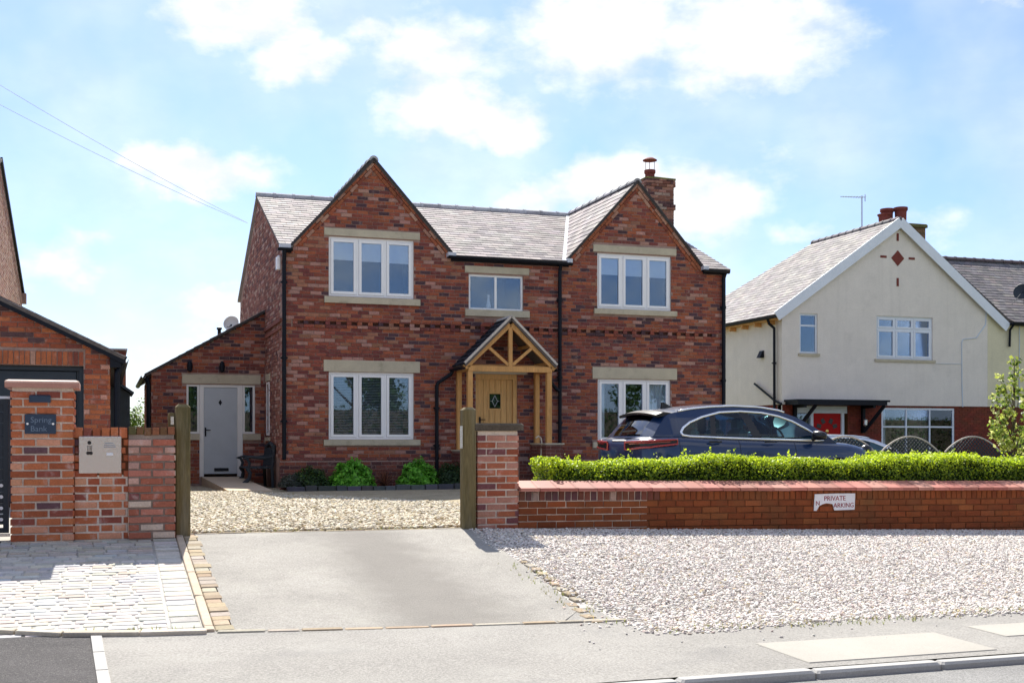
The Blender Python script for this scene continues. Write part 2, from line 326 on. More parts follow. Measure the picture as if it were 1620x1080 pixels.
M['leaf'] = surf('leaf', rough=.5, spec=.35, var=.10, vscale=3, detail=0, bump=0, trans=.42)
M['stem'] = surf('stem', (.10,.075,.045), .9, .2, .2, 8, .2, 60, .4, 60)
M['car_paint'] = surf('car_paint', (.004,.022,.078), .35, .3, 0, 1, 0, 1, 0, coat=.85)
M['silver_paint'] = surf('silver_paint', (.66,.69,.74), .3, .5, 0, 1, 0, 1, 0, coat=1, metal=.5)
M['chrome'] = surf('chrome', (.92,.93,.95), .30, .5, 0, 1, 0, 1, 0, metal=1)
M['satin'] = surf('satin', (.64,.64,.62), .24, .5, .05, 8, .04, 90, .05, 120, metal=.85, stretch=(1,1,8))
M['trim'] = surf('trim', (.008,.008,.010), .3, .5, 0, 1, 0, 1, 0)
M['rubber'] = surf('rubber', (.012,.012,.012), .85, .2, 0, 1, .1, 60, .2, 80)
M['tail_red'] = surf('tail_red', (.34,.006,.012), .2, .6, 0, 1, 0, 1, 0, coat=1)
M['seat'] = surf('seat', (.35,.36,.34), .6, .3, .1, 4, 0, 1, 0)
M['letters_pale'] = surf('letters_pale', (.15,.20,.27), .6, .3, 0, 1, 0, 1, 0)
M['letters_red'] = surf('letters_red', (.28,.02,.035), .6, .3, 0, 1, .2, 80, 0)
M['plaque_slate'] = surf('plaque_slate', (.022,.040,.072), .5, .4, .1, 9, .1, 80, .15, 90)
M['sign_white'] = surf('sign_white', (.74,.74,.76), .5, .4, .05, 9, .05, 60, 0)
M['bench_wood'] = surf('bench_wood', (.035,.045,.055), .75, .3, .2, 6, .2, 60, .3, 60)
M['cable'] = surf('cable', (.60,.66,.72), .7, .2, 0, 1, 0, 1, 0)
M['brass'] = surf('brass', (.75,.50,.16), .3, .5, 0, 1, 0, 1, 0, metal=.9)
M['mat_slab'] = surf('mat_slab', (.56,.45,.33), .95, .1, .06, 2, .1, 90, .3, 120)

def text_mesh(s, size, name='lettering', extrude=.002, spacing=1):
    cu = bpy.data.curves.new(name, 'FONT'); cu.body = s; cu.size = size; cu.align_x = 'CENTER'; cu.align_y = 'CENTER'; cu.extrude = extrude; cu.space_character = spacing; cu.resolution_u = 3
    o = bpy.data.objects.new('tmp', cu); COL.objects.link(o)
    dg = bpy.context.evaluated_depsgraph_get(); me = bpy.data.meshes.new_from_object(o.evaluated_get(dg)); me.name = name
    bpy.data.objects.remove(o); bpy.data.curves.remove(cu)
    return me
def put_text(s, size, M4, mat, parent, name='lettering', **k):
    me = text_mesh(s, size, name, **k); me.materials.clear(); me.materials.append(mat)
    return mesh_obj(name, me, parent, M4 @ Matrix.Rotation(R(90), 4, 'X'))

# ------------------------------------------------------------------ helpers: brickwork and slates
def pick(pal):
    r = random.random()*sum(w for _, w in pal)
    for c, w in pal:
        r -= w
        if r <= 0: return jit(c, .14)
    return jit(pal[-1][0])
PAL_HOUSE = [((.31,.092,.046),.24),((.24,.068,.044),.27),((.165,.050,.042),.19),((.080,.042,.050),.11),((.37,.20,.16),.09),((.29,.135,.085),.07)]
PAL_HOUSE_OLD = [((0.287,0.085,0.044),.27),((0.226,0.061,0.039),.27),((0.146,0.044,0.037),.18),((0.061,0.037,0.043),.12),((0.403,0.226,0.177),.10),((0.293,0.140,0.079),.06)]
PAL_PIER = [((0.476,0.146,0.061),.42),((0.373,0.099,0.044),.30),((0.571,0.269,0.160),.16),((0.222,0.064,0.044),.08),((0.111,0.057,0.065),.04)]
PAL_PINK = [((.42,.16,.11),.3),((.36,.12,.07),.25),((.50,.30,.24),.15),((.52,.40,.33),.1),((.19,.06,.055),.2)]
PAL_WALL = [((0.223,0.057,0.015),.45),((0.189,0.045,0.012),.35),((0.270,0.078,0.022),.2)]
PAL_GARAGE = [((0.390,0.120,0.051),.42),((0.315,0.084,0.043),.28),((0.210,0.060,0.043),.14),((0.510,0.270,0.195),.1),((0.105,0.054,0.054),.05)]
PAL_NEIGH = [((0.224,0.039,0.023),.6),((0.187,0.033,0.023),.4)]
_bm = {}
def brick_mesh(pal_name, pal, mat, name='brick', k=18, dims=(.215,.05,.065)):
    key = (pal_name, name)
    if key not in _bm:
        out = []
        for _ in range(k):
            w, d, h = dims; b = MB(); c = pick(pal); e = .004
            def q(): return random.uniform(-.0025, .0025)
            x0, x1, z0, z1 = -w/2, w/2, -h/2, h/2
            vs = [(x0+q(),.0,z0+q()),(x1+q(),0,z0+q()),(x1+q(),0,z1+q()),(x0+q(),0,z1+q())]
            fr = [(x*(1-2*e/w), y-.004, z*(1-2*e/h)) for x, y, z in vs]
            bk = [(x0,d,z0),(x1,d,z0),(x1,d,z1),(x0,d,z1)]
            b.add(fr+vs+bk, [(0,1,2,3)]+[(4+i,4+(i+1)%4,(i+1)%4,i) for i in range(4)]+[(8+i,8+(i+1)%4,4+(i+1)%4,4+i) for i in range(4)], c)
            out.append(b.mesh(name, mat))
        _bm[key] = out
    return random.choice(_bm[key])
def tile_course(ivs, off, bl, joint, minw=.03):
    """stretchers of length bl laid from off across the free intervals, cut at their ends"""
    out = []
    for a0, a1 in ivs:
        k = math.floor((a0-off)/(bl+joint)); x = off+k*(bl+joint)
        while x < a1:
            x0, x1 = max(x, a0), min(x+bl, a1)
            if x1-x0 > minw: out.append((x0, x1))
            x += bl+joint
    return out
def sub_iv(ivs, h0, h1):
    out = []
    for a, b in ivs:
        if h1 <= a or h0 >= b: out.append((a, b)); continue
        if h0 > a: out.append((a, h0))
        if h1 < b: out.append((h1, b))
    return out
def brick_layout(top, a0, a1, z0, zmax, holes, bl=.215, bh=.065, j=.010, bond='stretcher'):
    """top(a) wall height at a; returns (x0,x1,z0,z1) bricks"""
    out = []; n = int((zmax-z0)/(bh+j))+1
    grid = np.linspace(a0, a1, 241); tv = np.array([top(a) for a in grid])
    for i in range(n):
        za = z0+i*(bh+j); zb = za+bh; ok = tv >= zb-.01; ivs = []; st = None
        for g, o in zip(grid, ok):
            if o and st is None: st = g
            if not o and st is not None: ivs.append((st, last)); st = None
            last = g
        if st is not None: ivs.append((st, a1))
        for h in holes:
            if h[2] < zb-.012 and h[3] > za+.012: ivs = sub_iv(ivs, h[0]-.004, h[1]+.004)
        if bond == 'english' and i % 2: L_ = .1025
        else: L_ = bl
        off = a0 + (0 if i % 2 == 0 else -(bl+j)/2) + (random.uniform(-.03,.03) if bond == 'loose' else 0)
        out += [(x0,x1,za,zb) for x0, x1 in tile_course(ivs, off, L_, j)]
    return out
def lay(bricks, Fm, pal_name, pal, mat, parent, n_obj=0, key=None, name='brick', proud=0., depth=.04, stuff_name=None):
    """n_obj whole-looking bricks become objects, the others one joined part; Fm: wall frame (x along, y into wall)"""
    bricks = list(bricks)
    if key: bricks.sort(key=key)
    objs, rest = bricks[:n_obj], bricks[n_obj:]
    for x0, x1, z0, z1 in objs:
        me = brick_mesh(pal_name, pal, mat)
        T = Fm @ Matrix.Translation(((x0+x1)/2, random.uniform(-.003,.003)-proud, (z0+z1)/2)) @ Matrix.Diagonal(((x1-x0)/.215, 1, (z1-z0)/.065, 1))
        mesh_obj(name, me, parent, T)
    if rest:
        b = MB(Fm)
        for x0, x1, z0, z1 in rest:
            y = random.uniform(-.004,.003)-proud; c = pick(pal); e = .004
            o = [random.uniform(-.002,.002) for _ in range(4)]
            b.add([(x0+e,y,z0+e+o[0]),(x1-e,y,z0+e+o[1]),(x1-e,y,z1-e+o[2]),(x0+e,y,z1-e+o[3]),(x0,y+.004,z0),(x1,y+.004,z0),(x1,y+.004,z1),(x0,y+.004,z1),(x0,depth,z0),(x1,depth,z0),(x1,depth,z1),(x0,depth,z1)],
                  [(0,1,2,3)]+[(4+i,4+(i+1)%4,(i+1)%4,i) for i in range(4)]+[(8+i,8+(i+1)%4,4+(i+1)%4,4+i) for i in range(4)], c)
        b.build(stuff_name or 'brickwork', mat, parent, kind='stuff')
def solid_wall(Fm, mat, parent, prof, holes, y0, y1, zbase, name='wall'):
    """wall with openings: prof = [(a, ztop)...]; holes = (a0,a1,z0,z1)"""
    def top(a):
        for (p, q), (r, s) in zip(prof[:-1], prof[1:]):
            if p <= a <= r: return q if r == p else q+(s-q)*(a-p)/(r-p)
        return prof[-1][1]
    xs = sorted({p for p, _ in prof} | {h[0] for h in holes} | {h[1] for h in holes}); b = MB(Fm)
    for xa, xb in zip(xs[:-1], xs[1:]):
        if xb-xa < 1e-6: continue
        e = 1e-5; ta, tb = top(xa+e), top(xb-e); z = zbase; mid = (xa+xb)/2
        for h in sorted([h for h in holes if h[0] <= mid <= h[1]], key=lambda h: h[2]):
            if h[2] > z: b.box(xa, xb, y0, y1, z, h[2])
            z = h[3]
        b.prismy([(xa,z),(xb,z),(xb,tb),(xa,ta)], y0, y1)
    return b.build(name, mat, parent)
def clip_poly(poly, clip):
    """Sutherland-Hodgman against a convex counter-clockwise polygon"""
    out = poly
    for (ax, ay), (bx, by) in zip(clip, clip[1:]+clip[:1]):
        inp, out = out, []
        if not inp: return []
        def side(p): return (bx-ax)*(p[1]-ay)-(by-ay)*(p[0]-ax)
        for p, q in zip(inp, inp[1:]+inp[:1]):
            sp, sq = side(p), side(q)
            if sp >= 0: out.append(p)
            if sp*sq < 0:
                t = sp/(sp-sq); out.append((p[0]+(q[0]-p[0])*t, p[1]+(q[1]-p[1])*t))
    return out
def area(p): return abs(sum(a[0]*b[1]-b[0]*a[1] for a, b in zip(p, p[1:]+p[:1])))/2
PAL_SLATE = [((0.288,0.255,0.251),.4),((0.243,0.216,0.216),.3),((0.337,0.301,0.287),.2),((0.188,0.164,0.174),.1)]
PAL_SLATE_N = [((0.244,0.222,0.220),.4),((0.202,0.185,0.187),.3),((0.293,0.268,0.248),.2),((0.153,0.134,0.145),.1)]
PAL_SLATE_D = [((.022,.026,.036),.5),((.030,.036,.050),.3),((.014,.017,.024),.2)]
_sm = {}
def plane_frame(p0, p1, p2):
    """frame with x along p0->p1 (eave), y up the slope, z outward"""
    p0, p1, p2 = Vector(p0), Vector(p1), Vector(p2); x = (p1-p0).normalized(); z = x.cross(p2-p0).normalized(); y = z.cross(x)
    m = Matrix((x, y, z)).transposed().to_4x4(); m.translation = p0
    return m
def slates(pts, pal_name, pal, parent, w=.25, g=.2, th=.006, n_obj=0, key=None, mat='slate', name='slate', deck=True, stuff_name='slating', rag=.006):
    """slates over a convex roof face given as 3-D points, the first two along the eave"""
    Fm = plane_frame(pts[0], pts[1], pts[2]); inv = Fm.inverted()
    poly = [tuple((inv @ Vector(p))[:2]) for p in pts]
    xs = [p[0] for p in poly]; ys = [p[1] for p in poly]
    full = []; cut = []; r = 0; y = min(ys)
    while y < max(ys)-.01:
        x = min(xs)-w*(.5 if r % 2 else 1)+.013*(r % 3)
        while x < max(xs):
            rect = [(x+.003, y), (x+w-.003, y), (x+w-.003, y+g+.012), (x+.003, y+g+.012)]
            c = clip_poly(rect, poly)
            if len(c) >= 3 and area(c) > .002:
                (full if area(c) > .985*area(rect) else cut).append((x, y, c))
            x += w
        y += g; r += 1
    if key: full.sort(key=lambda t: key(Fm @ Vector((t[0]+w/2, t[1]+g/2, 0))))
    def zt(yy, y0, lift): return .004+th*2.0*(1-(yy-y0)/(g+.012))+lift
    if pal_name not in _sm:
        _sm[pal_name] = []
        for _ in range(14):
            b = MB(); H = g+.012; x0, x1 = .003-w/2, w/2-.003; d = [random.uniform(-rag, rag) for _ in range(3)]
            tp = [(x0,d[0]+.0,.004+2*th),(0,d[1],.004+2*th),(x1,d[2],.004+2*th),(x1,H,.004),(x0,H,.004)]
            b.add(tp+[(p[0],p[1],.0) for p in tp], [(0,1,2,3,4)]+[(5+i,5+(i+1)%5,(i+1)%5,i) for i in range(5)], pick(pal))
            _sm[pal_name].append(b.mesh(name, M[mat]))
    for x, y0, c in full[:n_obj]:
        mesh_obj(name, random.choice(_sm[pal_name]), parent, Fm @ Matrix.Translation((x+w/2, y0, random.uniform(0,.003))))
    b = MB(Fm)
    for x, y0, c in full[n_obj:]+cut:
        l = random.uniform(0,.003); n = len(c)
        b.add([(p[0],p[1]+(random.uniform(-rag,rag) if abs(p[1]-y0)<1e-6 else 0),zt(p[1],y0,l)) for p in c]+[(p[0],p[1],0) for p in c], [tuple(range(n))]+[(n+i,n+(i+1)%n,(i+1)%n,i) for i in range(n)], pick(pal))
    if b.v: b.build(stuff_name, M[mat], parent, kind='stuff')
    if deck:
        n = len(poly); d = MB(Fm)
        d.add([(p[0],p[1],-.002) for p in poly]+[(p[0],p[1],-.045) for p in poly], [tuple(range(n)), tuple(range(2*n-1,n-1,-1))]+[(n+i,n+(i+1)%n,(i+1)%n,i) for i in range(n)], (.12,.10,.09))
        d.build('roof_deck', M['slate'], parent)
    return Fm
def ridge_run(p, q, parent, pal, mat, r=.11, length=.45, name='ridge_tile', drop=.06):
    p, q = Vector(p), Vector(q); L_ = (q-p).length; n = max(1, round(L_/length)); u = (q-p)/n
    key = ('ridge', name, round(u.length, 3))
    if key not in _sm:
        _sm[key] = []
        for _ in range(4):
            b = MB(); ln = u.length; sec = [(math.cos(a)*r, math.sin(a)*r) for a in np.linspace(math.pi*-.02, math.pi*1.02, 9)]
            vs = []; fs = []
            for xx, k in ((0, 1.), (ln-.05, 1.), (ln-.05, 1.12), (ln+.012, 1.12)):
                vs += [(xx, y*k, z*k-drop) for y, z in sec]
            for i in range(3):
                for t in range(8): fs.append((i*9+t, (i+1)*9+t, (i+1)*9+t+1, i*9+t+1))
            fs.append(tuple(range(9))); fs.append(tuple(range(35, 26, -1)))
            b.add(vs, fs, pick(pal)); _sm[key].append(b.mesh(name, mat))
    x = u.normalized(); y = Vector((0,0,1)).cross(x).normalized(); z = x.cross(y)
    for i in range(n):
        m = Matrix((x, y, z)).transposed().to_4x4(); m.translation = p+u*i
        mesh_obj(name, random.choice(_sm[key]), parent, m)

# ------------------------------------------------------------------ ground levels and sheets
def lerp_t(x, tab):
    for (a, p), (b, q) in zip(tab[:-1], tab[1:]):
        if x <= b: return p if x <= a else p+(q-p)*(x-a)/(b-a)
    return tab[-1][1]
def gz(x, y):
    z = lerp_t(y, [(-18.36,.05),(-18.30,.10),(-16.2,.15),(-12.4,.55),(0,.50),(30,.5)])
    if x > .3 and -16.9 < y < -11.6:
        t = (y+16.9)/4.6 if y < -12.3 else max(0, 1-(y+12.3)/.6)
        z -= .027*min(x-.3, 14)*t
    if x > 10.5 and y > -10: z += (-.12)*min(1, (x-10.5)/3)
    return z
def sheet(name, poly, cell, off, mat, kind='structure', parent=None, zf=gz, **k):
    polys = poly if isinstance(poly[0], list) else [poly]; b = MB(); idx = {}
    xs = [p[0] for q in polys for p in q]; ys = [p[1] for q in polys for p in q]
    nx = max(1, math.ceil((max(xs)-min(xs))/cell)); ny = max(1, math.ceil((max(ys)-min(ys))/cell))
    def vid(p):
        q = (round(p[0],4), round(p[1],4))
        if q not in idx: idx[q] = len(b.v); b.v.append((p[0], p[1], zf(p[0], p[1])+off))
        return idx[q]
    for i in range(nx):
        for j in range(ny):
            x0, y0 = min(xs)+i*cell, min(ys)+j*cell
            for poly in polys:
              c = clip_poly([(x0,y0),(x0+cell,y0),(x0+cell,y0+cell),(x0,y0+cell)], poly)
              if len(c) > 2 and area(c) > 1e-6: b.f.append(tuple(vid(p) for p in c)); b.c.append((.5,.5,.5)); b.m.append(0)
    return b.build(name, M[mat], parent, kind=kind, **k)
def build_ground():
    b = MB()
    xs = [-2500,-700,-200,-80]+list(np.arange(-40, 61, 2.))+[90,200,700,2500]
    ys = [-2500,-700,-200,-80]+list(np.arange(-40, -19, 2.))+[-18.46,-18.30,-16.9]+list(np.arange(-16.2,-11,.4))+list(np.arange(-10, 61, 2.))+[90,200,700,2500]
    for y in ys:
        for x in xs: b.v.append((x, y, (gz(x, y) if -45 < x < 65 else gz(0, y))-.07))
    n = len(xs)
    for j in range(len(ys)-1):
        for i in range(n-1): b.f.append((j*n+i, j*n+i+1, (j+1)*n+i+1, (j+1)*n+i)); b.c.append((.1,.1,.1)); b.m.append(0)
    b.build('ground', M['earth'], kind='structure')
build_ground()
sheet('road', [(-70,-26.5),(80,-26.5),(80,-18.37),(-70,-18.37)], 10, .0, 'road')
pave = sheet('pavement', [[(-3.40,-18.265),(30,-18.265),(30,-16.9),(-3.44,-16.9)],[(-3.44,-16.9),(.28,-16.9),(.22,-15.9),(-3.49,-15.9)]], .5, .0, 'asphalt')
sheet('dark_pavement', [(-30,-18.265),(-3.42,-18.265),(-3.50,-16.02),(-4.2,-15.65),(-6,-15.5),(-30,-15.5)], .5, .0, 'asphalt_dark')
sheet('driveway', [(-2.57,-16.08),(-.22,-16.38),(.10,-15.95),(.22,-14.4),(.30,-12.28),(-2.57,-12.20)], .3, .005, 'asphalt_drive')
gravel_area = sheet('gravel_verge', [(.0,-16.5),(.25,-16.99),(16,-16.99),(16,-12.2),(.0,-12.2)], .4, -.012, 'gravel_bed')
yard = sheet('gravel_yard', [(-2.6,-12.15),(16,-12.1),(16,-.03),(-3.0,2.74),(-2.75,-5)], .5, .0, 'yard_bed')
sheet('forecourt', [(-14,-12.55),(-2.75,-12.4),(-2.75,-5.7),(-14,-5.7)], .5, .0, 'concrete')
setts = sheet('sett_paving', [[(-12,-15.5),(-2.76,-15.5),(-2.76,-12.3),(-12,-12.3)],[(-12,-15.5),(-12,-15.58),(-5,-15.61),(-5,-15.5)],[(-5,-15.5),(-5,-15.61),(-2.76,-16.12),(-2.76,-15.5)]], .4, -.007, 'grit')
sheet('opposite_pavement', [(-70,-29.5),(80,-29.5),(80,-26.5),(-70,-26.5)], 10, .04, 'asphalt', zf=lambda x, y: .06)
def paver(x0, x1, y0, y1, h, col, mat, parent, name, b=.006, rz=0., lift=0.):
    """one rounded stone bedded in the ground"""
    cx, cy = (x0+x1)/2, (y0+y1)/2; w, d = (x1-x0)/2, (y1-y0)/2; m = MB()
    k = .14
    poly = [(-w+w*k*.6,-d),(w-w*k*.6,-d),(w,-d+d*k),(w,d-d*k),(w-w*k*.6,d),(-w+w*k*.6,d),(-w,d-d*k),(-w,-d+d*k)]
    poly = [(x+random.uniform(-.10,.10)*w*.2, y+random.uniform(-.12,.12)*d*.3) for x, y in poly]
    m.prismz(poly, -.05, h-.006, col, top=(b, h))
    sx = (gz(cx+.1, cy)-gz(cx-.1, cy))/.2; sy = (gz(cx, cy+.1)-gz(cx, cy-.1))/.2
    T = Matrix.Translation((cx, cy, gz(cx, cy)+lift)) @ Matrix.Rotation(-sx, 4, 'Y') @ Matrix.Rotation(sy, 4, 'X') @ Matrix.Rotation(rz, 4, 'Z')
    return mesh_obj(name, m.mesh(name, mat), parent, T)
# kerb stones along the road
for i in range(22):
    x0 = -7.6+i*.92; m = MB()
    m.cbox(x0, x0+.914, -18.375+random.uniform(-.006,.006), -18.262, -.05, .100+random.uniform(-.004,.004), .016)
    o = m.build('kerb_stone', M['kerb'], pave)
# pale concrete flags let into the pavement
for x0, x1, y0, y1 in ((.76,2.22,-18.155,-17.50),(2.62,4.3,-17.78,-17.36)):
    m = MB(); m.cbox(x0, x1, y0, y1, .0, .004, .006)
    me = m.mesh('paving_flag', M['concrete']); yc = (y0+y1)/2; T = Matrix.Translation((0,yc,gz(0,yc)+.002)) @ Matrix.Rotation(math.atan(.0238),4,'X') @ Matrix.Translation((0,-yc,0)); mesh_obj('paving_flag', me, pave, T)
# pale edging between the dark and the grey tarmac
for k in range(4):
    a, c = Vector((-3.485,-15.99,0)), Vector((-3.40,-18.26,0)); p, q = a.lerp(c, k/4+.004), a.lerp(c, (k+1)/4-.004)
    m = MB(); m.bar((p.x,p.y,gz(0,p.y)-.02), (q.x,q.y,gz(0,q.y)-.02), .07, .06, side=(0,0,1)); m.build('edging_strip', M['kerb'], pave)
SETT = [((.50,.475,.43),.5),((.53,.485,.42),.25),((.47,.46,.45),.15),((.50,.435,.37),.07),((.40,.39,.38),.03)]
def lay_setts():
    items = []; y = -12.42; r = 0
    while y > -16.0:
        h = random.uniform(.088,.108); x = -3.00
        while x > -9:
            w = random.uniform(.13,.24)
            yc = y-h/2; lim = -15.56 if x < -5 else (-15.68 if x < -4.2 else -15.96)
            if yc > lim: items.append((x-w+.008, x-.008, y-h+.006, y-.006))
            x -= w
        y -= h; r += 1
    y = -12.45
    while y > -15.95:                                        # edge column laid the other way
        h = random.uniform(.14,.19); items.append((-2.985,-2.775, y-h+.006, y-.006)); y -= h
    # the stones outside the frame on the left are left to the joined remainder
    items.sort(key=lambda t: (t[0] < -5.0, t[2]))
    for t in items[:300]: paver(*t, random.uniform(.000,.004), pick(SETT), M['sett'], setts, 'sett')
    b = MB()
    for x0, x1, y0, y1 in items[300:]:
        z = gz((x0+x1)/2,(y0+y1)/2); b.box(x0, x1, y0, y1, z-.04, z+random.uniform(.004,.013), pick(SETT))
    b.build('small_setts', M['sett'], setts, kind='stuff')
    # lipped sandstone edge along the pavement
    pts = [(-9,-15.56),(-6,-15.58),(-5.0,-15.62),(-4.3,-15.74),(-3.7,-15.97),(-3.2,-16.06),(-2.75,-16.10)]
    for (ax, ay), (bx, by) in zip(pts[:-1], pts[1:]):
        L_ = math.hypot(bx-ax, by-ay); n = max(1, round(L_/.42))
        for k in range(n):
            p = (ax+(bx-ax)*(k+.5)/n, ay+(by-ay)*(k+.5)/n); w = L_/n/2-.004
            paver(p[0]-w, p[0]+w, p[1]-.035, p[1]+.04, .03, jit((.52,.45,.36)), M['sandstone'], setts, 'edge_stone', rz=math.atan2(by-ay, bx-ax))
    SAND = [((.36,.285,.195),.35),((.36,.315,.255),.45),((.31,.245,.17),.2)]
    y = -12.28
    while y > -16.0:                                         # long smooth strip beside the drive
        h = random.uniform(.85,1.0); paver(-2.765,-2.70, max(y-h,-16.08)+.004, y-.004, .022, jit((.50,.41,.31),.05), M['sandstone'], setts, 'edging_slab'); y -= h
    y = -12.26
    while y > -16.0:
        h = random.uniform(.11,.16); d = random.uniform(-.03,.03); paver(-2.692,-2.56+d*.6, y-h+.004, y-.004, random.uniform(.006,.014), pick(SAND), M['sandstone'], setts, 'edge_sett'); y -= h
    x = -2.69
    while x < .05:                                           # row across the foot of the drive
        w = random.uniform(.18,.36); yy = -16.115-.115*(x+2.62)/1.0*.9; paver(x+.006, x+w-.006, yy-.035, yy+.03, random.uniform(.006,.014), pick(SAND), M['sandstone'], pave, 'channel_stone', rz=-.10); x += w
    x = -2.66
    while x < .18:                                           # row across the gateway
        w = random.uniform(.2,.36); yy = -12.13-.05*(x+2.5); paver(x+.006, x+w-.006, yy-.04, yy+.035, random.uniform(.006,.014), pick(SAND), M['sandstone'], yard, 'threshold_stone', rz=-.015); x += w
    for k in range(13):                                      # half-buried edge of the drive along the gravel
        y = -14.1-k*.19; x = .30-.012*k-(.10 if k > 8 else 0); paver(x-.04, x+.05, y-.06, y+.06, random.uniform(.002,.012), pick(SAND), M['sandstone'], gravel_area, 'buried_edge_stone', rz=random.uniform(-.3,.3))
lay_setts()
# loose stone chippings
PHI = (1+5**.5)/2
ICO_V = np.array([(-1,PHI,0),(1,PHI,0),(-1,-PHI,0),(1,-PHI,0),(0,-1,PHI),(0,1,PHI),(0,-1,-PHI),(0,1,-PHI),(PHI,0,-1),(PHI,0,1),(-PHI,0,-1),(-PHI,0,1)])/1.902
ICO_F = np.array([(0,11,5),(0,5,1),(0,1,7),(0,7,10),(0,10,11),(1,5,9),(5,11,4),(11,10,2),(10,7,6),(7,1,8),(3,9,4),(3,4,2),(3,2,6),(3,6,8),(3,8,9),(4,9,5),(2,4,11),(6,2,10),(8,6,7),(9,8,1)])
def pebbles(name, pts, smin, smax, pal, parent, lift=.3, flat=(.45,.8)):
    n = len(pts); s = RNG.uniform(smin, smax, n)
    sc = s[:,None]*np.stack([RNG.uniform(.8,1.35,n), RNG.uniform(.65,1.,n), RNG.uniform(*flat,n)], 1)*.5
    V = ICO_V[None]*(1+RNG.uniform(-.26,.26,(n,12,1)))*sc[:,None,:]
    a, t, t2 = RNG.uniform(0,6.28,n), RNG.normal(0,.35,n), RNG.normal(0,.35,n)
    def rot(V, i, j, th):
        c, s_ = np.cos(th)[:,None], np.sin(th)[:,None]; p, q = V[:,:,i].copy(), V[:,:,j].copy()
        V[:,:,i] = p*c-q*s_; V[:,:,j] = p*s_+q*c
    rot(V,0,2,t); rot(V,1,2,t2); rot(V,0,1,a)
    V += pts[:,None,:]; V[:,:,2] += (s*lift)[:,None]
    F_ = (ICO_F[None]+np.arange(n)[:,None,None]*12).reshape(-1,3)
    pc = np.array([c for c, _ in pal]); pw = np.array([w for _, w in pal]); ci = RNG.choice(len(pal), n, p=pw/pw.sum())
    C_ = np.clip(pc[ci]*RNG.uniform(.82,1.15,(n,1))*RNG.uniform(.97,1.03,(n,3)), 0, .85)
    o = mesh_obj(name, fast_mesh(name, V.reshape(-1,3), F_, np.repeat(C_,20,0), M['stone_chip'], 3), parent); return tag(o, kind='stuff')
def scatter(poly, dens, zf=gz, densf=None):
    xs = [p[0] for p in poly]; ys = [p[1] for p in poly]; n = int((max(xs)-min(xs))*(max(ys)-min(ys))*dens)
    P = np.stack([RNG.uniform(min(xs),max(xs),n), RNG.uniform(min(ys),max(ys),n)], 1); ok = np.ones(n, bool)
    for (ax, ay), (bx, by) in zip(poly, poly[1:]+poly[:1]): ok &= ((bx-ax)*(P[:,1]-ay)-(by-ay)*(P[:,0]-ax)) >= 0
    P = P[ok]
    if densf is not None: P = P[RNG.uniform(0,1,len(P)) < densf(P[:,0], P[:,1])]
    return np.column_stack([P, [zf(x, y) for x, y in P]])
CHIP = [((0.672,0.614,0.558),.45),((0.742,0.694,0.629),.30),((0.578,0.523,0.478),.14),((0.631,0.504,0.440),.06),((0.386,0.342,0.325),.025),((0.610,0.484,0.305),.025)]
def verge_density(x, y):                                     # thins out towards the drive and the pavement
    e = np.clip((x-(.16+.05*np.sin(y*3)))/.35, .0, 1)*np.clip((y+17.02+.07*np.sin(x*2.3))/.22, 0, 1); return np.clip(e+.02, 0, 1)
pebbles('gravel_chippings', scatter([(-.15,-16.5),(.3,-17.08),(4.8,-17.08),(9.2,-12.36),(.28,-12.36)], 2300, densf=verge_density), .014, .037, CHIP, gravel_area, .16, (.3,.6))
pebbles('far_chippings', scatter([(4.8,-17.05),(13,-17.05),(13,-12.36),(9.2,-12.36)], 620), .03, .055, CHIP, gravel_area, .14, (.3,.5))
pebbles('strewn_chippings', scatter([(-.6,-17.6),(4.2,-17.6),(4.2,-16.2),(.1,-14.5),(-.4,-15.8)], 9), .010, .026, CHIP, pave, .2)
YCHIP = [((0.552,0.488,0.368),.4),((0.607,0.552,0.442),.25),((0.460,0.386,0.267),.2),((0.386,0.304,0.175),.15)]
pebbles('yard_chippings', scatter([(-2.6,-12.1),(.3,-12.1),(6,-6),(6,-1.1),(-1,-1.1),(-2.7,2.5)], 520), .03, .062, YCHIP, yard)

def weeds():
    P = []
    for _ in range(420):
        r = random.random()
        if r < .5: x = random.uniform(.3,4.2); y = -16.99+random.uniform(-.06,.22)+.05*math.sin(x*2.3)
        elif r < .7: x = random.uniform(.0,.3); y = random.uniform(-16.6,-14.2)
        elif r < .85: x = random.uniform(-2.6,.2); y = -12.10+random.uniform(-.03,.1)
        else: x = random.uniform(-4.9,-2.8); y = -15.66-.16*max(0,(x+4.5))+random.uniform(-.06,.0)-.04
        P.append((x, y, gz(x, y)))
    b = MB()
    for x, y, z in P:
        for _ in range(4):
            a = random.uniform(0,6.28); l = random.uniform(.012,.04); w = .003; dx, dy = math.cos(a)*l*.6, math.sin(a)*l*.6
            b.add([(x-w*math.sin(a),y+w*math.cos(a),z),(x+w*math.sin(a),y-w*math.cos(a),z),(x+dx,y+dy,z+l)], [(0,1,2)], jit(random.choice([(.20,.22,.05),(.34,.28,.11),(.12,.17,.03)]),.2))
    b.build('verge_weeds', M['leaf'], gravel_area, kind='stuff')
weeds()

